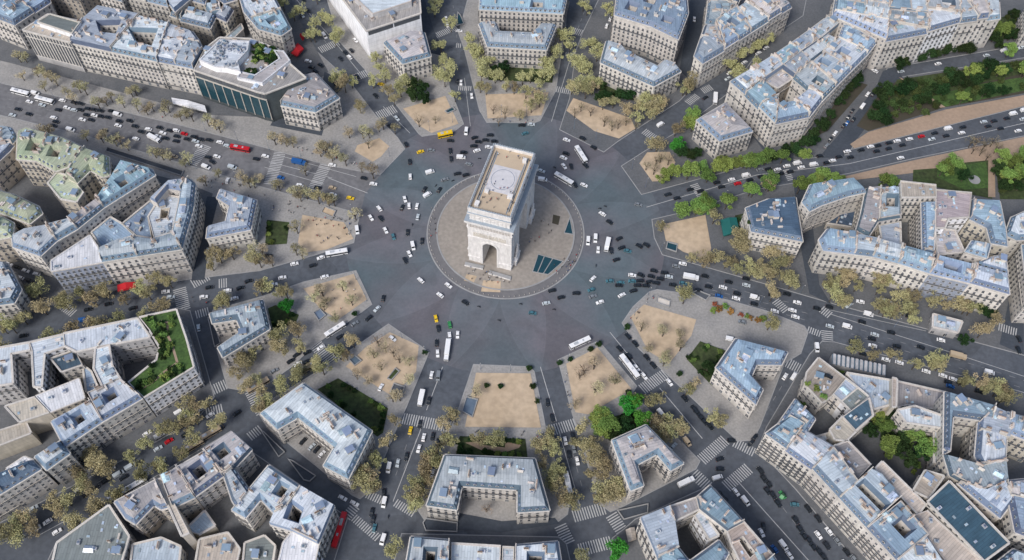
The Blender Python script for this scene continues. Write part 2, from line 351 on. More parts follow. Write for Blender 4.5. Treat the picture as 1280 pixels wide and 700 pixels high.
SANDS = ['600,468 668,466 684,533 589,536', '712,452 750,430 795,480 742,514 726,512', '790,390 806,374 872,390 867,410 840,447 813,431', '825,273 878,259 887,300 885,316 852,306 830,293',
 '793,198 802,184 830,182 838,195 820,219 810,220', '699,136 707,120 780,142 786,155 766,168 735,160', '597,120 676,114 668,143 601,150', '495,142 547,124 565,158 532,171 515,162',
 '440,190 467,180 480,190 470,203 460,210 437,198', '375,280 427,287 440,307 407,322 380,327 371,315', '380,372 442,351 460,382 425,409 402,396', '461,442 490,422 527,437 525,470 497,502 437,467']
for i, s in enumerate(SANDS): flat('sand_plaza', [GP(s)], 0.30 + i*.004, 'sand')
for s in ('1045,205 1135,180 1290,140 1290,168 1170,190 1060,208', '1055,163 1077,147 1172,115 1290,88 1290,100 1200,127 1060,168'): flat('sand_bridleway', [GP(s)], 0.35 if '205' in s else .355, 'path_sand')
LAWNS = [('soil', '1066,86 1074,88 1050,118 1026,148 1010,156 1034,112'), ('grass', '403,497 428,482 492,517 487,548 480,553'), ('grass', '330,402 346,394 376,405 372,416 342,427'), ('grass', '331,288 359,290 357,317 330,320'),
 ('grass', '583,548 665,548 669,573 579,573'), ('grass', '757,520 800,508 826,527 775,545 762,540'), ('grass', '862,440 878,417 912,428 895,472'), ('grass', '915,258 935,253 938,281 914,278'),
 ('grass', '735,92 775,108 783,120 740,112'), ('grass', '602,82 682,82 680,102 600,102'), ('soil', '1088,100 1112,80 1290,44 1290,86 1172,112 1077,146 1062,140'),
 ('grass', '1110,80 1290,47 1290,60 1200,84 1150,100 1100,112'), ('bright_grass', '1150,100 1210,82 1290,66 1290,82 1170,112'),
 ('grass', '1135,192 1170,188 1200,180 1235,175 1235,224 1180,215 1135,207'), ('grass', '1236,176 1300,160 1300,222 1245,224'), ('bright_grass', '1165,190 1225,178 1232,210 1200,214 1165,200'),
 ('grass', '1225,0 1262,-10 1262,20 1232,26')]
for i, (m, s) in enumerate(LAWNS): flat('lawn', [GP(s)], 0.365 + i*.005, m)
flat('garden_path', [GP('1228,172 1236,172 1239,222 1230,222'), GP('1112,77 1116,78 1172,112 1166,113')], 0.47, 'path_sand')
flat('garden_path', [GP('590,556 612,553 612,558 640,560 640,553 660,556 657,560 640,566 612,565')], 0.47, 'path_sand')
flat('garden_path', [circ(G(1212, 201).xy, 3.4, 20)], 0.478, 'kerb')
# road bed for the avenue that the block polygon would hide
def stripe_line(name, s, w, z=0.01, m='white_paint', dash=None):
    p = GP(s); b = MB()
    for a, c in zip(p, p[1:]):
        d = c - a; L = d.length; d.normalize(); n = Vector((-d.y, d.x)) * (w / 2)
        if dash:
            t = 0
            while t < L:
                e = min(L, t + dash[0]); q, r = a + d*t, a + d*e
                b.quad((*(q-n), z), (*(r-n), z), (*(r+n), z), (*(q+n), z)); t += dash[0] + dash[1]
        else: b.quad((*(a-n), z), (*(c-n), z), (*(c+n), z), (*(a+n), z))
    return b.build(name, [m], kind='structure')
for s, w in [('558,462 540,517', .35), ('534,541 503,633', .35), ('680,457 703,524', .35), ('708,540 737,630', .35), ('765,410 818,470', .35), ('830,477 886,538', .4), ('935,592 1040,700', .4),
             ('804,252 940,206 1055,187 1290,122', .35), ('681,150 700,75 735,0', .3), ('580,160 570,100', .25), ('505,172 470,140', .3), ('440,100 400,55 345,0', .3), ('455,249 405,232', .4),
             ('330,215 410,232', .3), ('325,222 400,240', .3), ('340,206 440,229', .3), ('1040,376 1180,414 1290,445', .3), ('1040,371 1160,392', .25), ('100,435 160,420', .25), ('60,695 110,665', .25), ('800,487 940,640', .0)]:
    if w: stripe_line('lane_line', s, w)
for s in ('535,537 512,600', '522,545 505,600', '0,150 220,200', '0,160 220,208', '0,142 220,188', '840,345 1010,385', '890,352 1020,378', '1050,395 1290,460', '1045,385 1290,450', '700,60 720,0', '560,60 552,10',
          '170,590 260,540', '100,650 150,612', '150,412 230,392', '990,620 1050,690', '820,330 1000,366', '370,28 400,70', '965,500 990,455', '1010,105 1030,80', '850,100 950,40', '720,548 740,610', '750,440 780,470', '850,235 1000,195'):
    stripe_line('lane_dashes', s, .28, 0.012, 'faint_paint', (3, 4))
def crosswalk(x0, y0, x1, y1, w=4.0, z=0.012):
    a, c = G(x0, y0).xy, G(x1, y1).xy; d = (c - a); L = d.length; d.normalize(); n = Vector((-d.y, d.x)) * (w / 2); b = MB(); t = 0
    while t < L - .5:
        q, r = a + d*t, a + d*(t + .55); b.quad((*(q-n), z), (*(r-n), z), (*(r+n), z), (*(q+n), z)); t += 1.25
    b.build('crosswalk', ['white_paint'], kind='structure')
for c in [(508,528,572,537,6), (470,625,494,634), (506,634,530,647), (455,655,487,680), (690,538,727,526,6), (729,642,768,630,6), (738,684,778,672,6), (776,638,792,660,6), (713,654,725,676,6), (808,480,838,458,6), (886,565,916,537,6), (877,582,896,598,6),
          (918,597,947,571,6), (926,541,952,553,5), (985,437,1004,446,6), (1036,397,1038,417,6), (1028,370,1040,378,5), (970,362,986,376,5), (862,221,875,240,5), (1250,383,1275,390,5,.3), (976,198,984,212,4), (332,243,345,198,7), (385,252,402,215,7),
          (234,222,252,197,7), (225,378,232,405,7), (241,372,262,360,6), (274,370,285,368,6), (247,410,264,404,5), (272,503,292,493,6), (318,503,335,532,5), (320,560,335,548,5), (395,438,420,462,7), (445,655,457,640,5), (265,532,285,525,5), (70,400,95,415,5),
          (388,73,411,62,6), (423,110,450,98,6), (464,152,487,141,7), (557,37,530,50,5), (558,60,566,60,4), (563,113,579,113,4), (683,109,706,112,5), (702,35,744,45,6), (695,65,710,66,4), (797,157,812,166,5), (868,104,880,98,5), (850,120,862,110,5), (1012,396,1030,402,4)]:
    crosswalk(*c)
# ------------------------------------------------------------------ central island
b = MB(); b.prism(circ(C0, 44.7), -.05, .14, 1, 0); b.build('island_pavement', ['cobble_band', 'kerb'], kind='structure')
def ring(name, r0, r1, z0, z1, m):
    b = MB(); n = 140; A, B_ = circ(C0, r0, n), circ(C0, r1, n)
    for i in range(n):
        j = (i+1) % n
        b.quad((*A[i], z1), (*A[j], z1), (*B_[j], z1), (*B_[i], z1)) if r0 > r1 else b.quad((*B_[i], z1), (*B_[j], z1), (*A[j], z1), (*A[i], z1))
        b.quad((*B_[i], z0), (*B_[j], z0), (*B_[j], z1), (*B_[i], z1)); b.quad((*A[j], z0), (*A[i], z0), (*A[i], z1), (*A[j], z1))
    return b.build(name, [m], kind='structure')
ring('island_kerb', 44.0, 44.7, .1, .22, 'kerb')
ring('island_step', 38.4, 39.2, .1, .5, 'kerb')
b = MB(); b.prism(circ(C0, 38.4), .1, .32, 0, 0); b.build('island_plaza', ['plaza'], kind='structure')
for s, nd, lab in (('709,267 702,289 714.5,290.5', 0, 'triangular dark glass skylight set in the paving right of the arch'), ('671,316 704,324 685,342 664.5,339', 2, 'large dark glass skylight in three panes at lower right of arch')):
    p = ccw(GP(s, .3)); root = link('skylight_well', None, label=lab, cat='skylight', loc=(0, 0, 0))
    b = MB(); b.cap([inset(p, [.4]*len(p))], .36); b.build('glass_pane', ['pool_glass'], root)
    b = MB(); q = inset(p, [.45]*len(p)); n = len(p)
    for i in range(n):
        a, c, d, e = p[i], p[(i+1) % n], q[(i+1) % n], q[i]
        b.quad((*a,.62),(*c,.62),(*d,.62),(*e,.62)); b.quad((*a,.3),(*c,.3),(*c,.62),(*a,.62)); b.quad((*d,.3),(*e,.3),(*e,.62),(*d,.62))
    if nd:
        for t0, t1 in (((679.5,318.2),(671.3,340)), ((690,320.8),(678.5,341))):
            a, c = G(*t0, .3), G(*t1, .3); d = (c-a).normalized(); nn = Vector((-d.y, d.x, 0))*.22
            T = [a-nn, c-nn, c+nn, a+nn]; b.prism([v.xy for v in T], .3, .6)
    b.build('frame', ['kerb'], root)
flat('floor_grating', [GP('688,266 697,268 695,279 687,277', .3)], .34, 'soil')
flat('paving_patch', [GP('583,345 596,347 592,356 580,353', .3), GP('604,352 626,352 626,366 602,366', .3)], .34, 'sand')
# ------------------------------------------------------------------ triumphal arch
PSI = R(-15.8); AC = Vector((-6.3, -1.6))
arch = link('triumphal_arch', None, loc=(AC.x, AC.y, .32), rz=PSI, label='white stone triumphal arch standing alone on the round island', cat='arch')
def arch_profile(w, h, n=18):
    r = w / 2; zs = h - r
    return [(-r, -2)] + [(-r, zs)] + [(-r*math.cos(math.pi*i/n), zs + r*math.sin(math.pi*i/n)) for i in range(1, n)] + [(r, zs), (r, -2)]
def cutter(axis, w, h, L):
    b = MB(); pr = arch_profile(w, h); n = len(pr)
    f = (lambda p, t: (t, p[0], p[1])) if axis == 'x' else (lambda p, t: (p[0], t, p[1]))
    for i in range(n):
        a, c = pr[i], pr[(i+1) % n]; b.quad(f(a, -L), f(c, -L), f(c, L), f(a, L))
    b.poly([f(p, -L) for p in pr]); b.poly([f(p, L) for p in reversed(pr)])
    me = b.mesh('cut', []); bm = bmesh.new(); bm.from_mesh(me); bmesh.ops.remove_doubles(bm, verts=bm.verts, dist=1e-4); bmesh.ops.recalc_face_normals(bm, faces=bm.faces); bm.to_mesh(me); bm.free()
    o = bpy.data.objects.new('cut', me); COL.objects.link(o); return o
def boolean(mb, cutters):
    me = mb.mesh('body', []); o = bpy.data.objects.new('body', me); COL.objects.link(o)
    for c in cutters:
        md = o.modifiers.new('b', 'BOOLEAN'); md.operation = 'DIFFERENCE'; md.object = c; md.solver = 'EXACT'
    dg = bpy.context.evaluated_depsgraph_get(); dg.update()
    r = bpy.data.meshes.new_from_object(o.evaluated_get(dg)); bpy.data.objects.remove(o)
    return r
HX, HY = 12.2, 22.2
bb = MB(); bb.box(-HX, HX, -HY, HY, -.2, 38.4)
cs = [cutter('x', 14.6, 29.2, 30), cutter('y', 8.0, 20.6, 40)]
me = boolean(bb, cs)
for c in cs: bpy.data.objects.remove(c)
me.materials.clear(); me.materials.append(M['limestone']); link('pier_body', me, arch)
def framebox(b, x, y, z0, z1, m=0): b.box(-x, x, -y, y, z0, z1, m)
def bands(lst, name, m='limestone'):
    b = MB()
    for x, y, z0, z1 in lst: framebox(b, x, y, z0, z1)
    return b.build(name, [m], arch)
bands([(12.5, 22.5, 31.6, 32.2), (12.65, 22.65, 32.2, 32.6)], 'architrave')
bands([(12.35, 22.35, 32.6, 35.6)], 'frieze')
bands([(12.8, 22.9, 35.6, 36.9), (13.5, 23.7, 36.9, 38.4)], 'cornice')
bands([(13.45, 23.65, 38.4, 38.55)], 'cornice_lead', 'lead')
bands([(10.9, 21.9, 38.55, 43.8)], 'attic')
b = MB()
for k in range(11):   # pilasters and shields of the attic on the long sides, short sides
    y = -19.6 + k * 3.92
    for sx in (-1, 1):
        b.box(sx*10.9 - .25, sx*10.9 + .25, y - .45, y + .45, 38.7, 43.4); b.tube((sx*10.9, y + 1.96, 41), (sx*11.3, y + 1.96, 41), 1.0, .85, 12)
for k in range(5):
    x = -8.4 + k * 4.2
    for sy in (-1, 1):
        b.box(x - .45, x + .45, sy*21.9 - .25, sy*21.9 + .25, 38.7, 43.4)
        if k < 4: b.tube((x + 2.1, sy*21.9, 41), (x + 2.1, sy*22.3, 41), 1.0, .85, 12)
b.build('shield_band', ['limestone'], arch)
bands([(11.0, 22.2, 43.6, 44.4), (11.9, 23.1, 44.4, 45.3)], 'attic_cornice')
bands([(11.85, 23.05, 45.3, 45.45)], 'attic_lead', 'lead')
b = MB(); framebox(b, 10.9, 22.1, 45.45, 46.6); 
b.build('roof_base', ['limestone'], arch)
b = MB()
for s in (-1, 1):
    b.box(s*11.2 - .45, s*11.2 + .45, -22.4, 22.4, 45.45, 48.9); b.box(-10.75, 10.75, s*22.0 - .45, s*22.0 + .45, 45.45, 48.88)
b.build('parapet', ['limestone'], arch)
b = MB()   # crest of palmettes
for k in range(34):
    y = -21.6 + k * 1.309
    for s in (-1, 1): b.box(s*11.2 - .2, s*11.2 + .2, y - .32, y + .32, 48.9, 49.6)
for k in range(17):
    x = -10.4 + k * 1.3
    for s in (-1, 1): b.box(x - .32, x + .32, s*22.0 - .2, s*22.0 + .2, 48.88, 49.6)
for s in (-1, 1):
    b.box(s*11.2 - .22, s*11.2 + .22, -22.3, 22.3, 48.85, 49.02); b.box(-11.0, 11.0, s*22.0 - .22, s*22.0 + .22, 48.84, 49.0)
b.build('palmette_crest', ['lead'], arch)
b = MB(); framebox(b, 10.74, 21.54, 46.6, 46.9); b.build('roof_deck', ['roofdeck'], arch)
b = MB(); n = 48
b.prism([Vector((6.9*math.copysign(abs(math.cos(t))**.8, math.cos(t)), 1.5 + 7.6*math.copysign(abs(math.sin(t))**.8, math.sin(t)))) for t in [2*math.pi*i/n for i in range(n)]], 46.9, 47.35)
b.box(-7.4, 7.4, -7.2, 10.2, 46.9, 47.1); b.build('roof_slab', ['deckwhite'], arch)
b = MB()
A2 = [Vector((6.2*math.cos(2*math.pi*i/48), 1.5 + 6.8*math.sin(2*math.pi*i/48))) for i in range(48)]
for i in range(48):
    a, c = A2[i], A2[(i+1) % 48]; mid = Vector((0, 1.5)); a2, c2 = mid + (a-mid)*.965, mid + (c-mid)*.965
    b.quad((*a2, 47.37), (*c2, 47.37), (*c, 47.37), (*a, 47.37)); 
b.tube((0, 1.5, 47.35), (0, 1.5, 47.6), .4, .4, 10); b.build('slab_ring', ['slate'], arch)
b = MB()
for s in (-1, 1):
    b.box(s*9.0 - .08, s*9.0 + .08, -18, 19, 46.9, 47.9); b.box(s*8.1 - .25, s*8.1 + .25, -19, 19, 46.9, 47.0)
b.build('roof_railing', ['slate'], arch)
b = MB(); b.box(-9, -6.8, -19.5, -16.5, 46.9, 49.0); b.box(5.6, 8.4, -9.6, -7.2, 46.9, 48.7); b.box(6.5, 8.6, 15.5, 17.6, 46.9, 49.2); b.box(-6.8, -4.6, -9.4, -7.6, 46.9, 48.4)
b.build('stair_hatch', ['limestone'], arch)
for sx in (-1, 1):
    for sy in (-1, 1):
        b = MB(); b.box(min(sx*7.2, sx*12.6), max(sx*7.2, sx*12.6), min(sy*7.2, sy*22.6), max(sy*7.2, sy*22.6), 4.2, 4.9)
        b.box(min(sx*4.3, sx*7.19), max(sx*4.3, sx*7.19), min(sy*7.21, sy*22.59), max(sy*7.21, sy*22.59), 4.21, 4.89); b.build('plinth_moulding', ['limestone'], arch)
for o in [o for o in COL.objects if o.name.startswith('cut')]: bpy.data.objects.remove(o)
# reliefs: panels on the short sides and long sides
def relief(b, x0, x1, z0, z1, face, T):
    rnd = random.Random(int(x0*10 + z0))
    n = max(6, int((x1-x0) * 1.6))
    for i in range(n):
        x = x0 + (x1-x0) * (i + .5) / n + rnd.uniform(-.1, .1); h = (z1-z0) * rnd.uniform(.6, .95)
        b.tube(T(x, face, z0), T(x + rnd.uniform(-.3, .3), face, z0 + h), .38, .2, 6); b.tube(T(x, face, z0 + h), T(x, face, z0 + h + .4), .22, .18, 6)
TX = {(-1): lambda x, f, z: (x, -f, z), 1: lambda x, f, z: (x, f, z)}
for sy in (-1, 1):
    b = MB(); T = TX[sy]; y = sy * 22.2
    b.box(-9.8, 9.8, y - .22, y + .22, 24.8, 30.4)
    b.build('battle_panel', ['limestone'], arch)
    b = MB(); relief(b, -9.1, 9.1, 25.5, 28.9, 22.45, T); b.build('battle_relief', ['parapet'], arch)
    b = MB(); b.box(-12.3, 12.3, y - .4, y + .4, 31.0, 31.5); b.box(-12.3, 12.3, y - .35, y + .35, 23.2, 24.0); b.build('string_course', ['limestone'], arch)
    b = MB(); n = 16
    for i in range(n):
        t0, t1 = math.pi*i/n, math.pi*(i+1)/n; r0, r1 = 4.05, 5.2
        q = [(-r*math.cos(t), y + sy*.35, 16.6 + r*math.sin(t)) for r, t in ((r0, t0), (r1, t0), (r1, t1), (r0, t1))]
        b.poly(q if sy > 0 else q[::-1]); q2 = [(p[0], y - sy*.1, p[2]) for p in q]; b.quad(q[1], q2[1], q2[2], q[2]); b.quad(q[0], q2[0], q2[3], q[3])
    b.box(-5.2, -4.05, y - .3, y + .35, 0, 16.6) ; b.box(4.05, 5.2, y - .3, y + .35, 0, 16.6)
    b.build('archivolt', ['limestone'], arch)
for sx in (-1, 1):
    for sy in (-1, 1):
        g = link('sculpture_group', None, arch, loc=(sx*12.3, sy*14.8, 0))
        b = MB(); b.box(-1.7 if sx > 0 else -1.6, 1.7 if sx > 0 else 1.6, -3.6, 3.6, 0, 5.2); b.box(-2.0, 2.0, -3.9, 3.9, 4.6, 5.2001) ; b.build('pedestal', ['limestone'], g)
        b = MB(); rnd = random.Random(sx*3 + sy)
        for k in range(9):
            y = rnd.uniform(-2.6, 2.6); h = rnd.uniform(4, 10.5) * (1 - abs(y)/5.5)
            b.tube((sx*.6, y, 5.2), (sx*(.9 + rnd.uniform(0, .5)), y*.8, 5.2 + h), .85, .5, 7); b.tube((sx*1.1, y*.8, 5.2 + h), (sx*1.1, y*.8, 6.1 + h), .38, .3, 7)
            b.tube((sx*1.0, y, 5 + h*.8), (sx*1.5, y + rnd.uniform(-1.6, 1.6), 6.5 + h*.8), .3, .18, 5)
        b.build('statue_figures', ['limestone'], g)
        b = MB(); x = sx*12.3; b.box(x - .2, x + .2, sy*14.8 - 4.2, sy*14.8 + 4.2, 19.6, 26.4); b.build('relief_panel', ['limestone'], arch)
b = MB(); rnd = random.Random(4)
for sx in (-1, 1):
    for k in range(60):
        y = -21.4 + k*.725; b.tube((sx*12.4, y, 32.7), (sx*12.5, y, 35.0), .26, .16, 5)
for sy in (-1, 1):
    for k in range(28):
        x = -10 + k*.74; b.tube((x*1.12, sy*22.4, 32.7), (x*1.12, sy*22.5, 35.0), .26, .16, 5)
b.build('frieze_figures', ['parapet'], arch)
b = MB(); b.box(-.25, .25, -3.5, 3.5, 13.5, 19); b.build('hanging_flag', ['c_b'], arch)
for nm, s, lab in (('low_wall', '581,331 604,335 603,339 580,335', 'low stone wall left of the small front arch'), ('low_wall', '611,340 639,347 638,351 610,344', 'low stone wall right of the small front arch')):
    b = MB(); b.prism(GP(s, .3), .3, 1.5, 0, 1); b.build(nm, ['limestone', 'kerb'], label=lab, cat='wall')
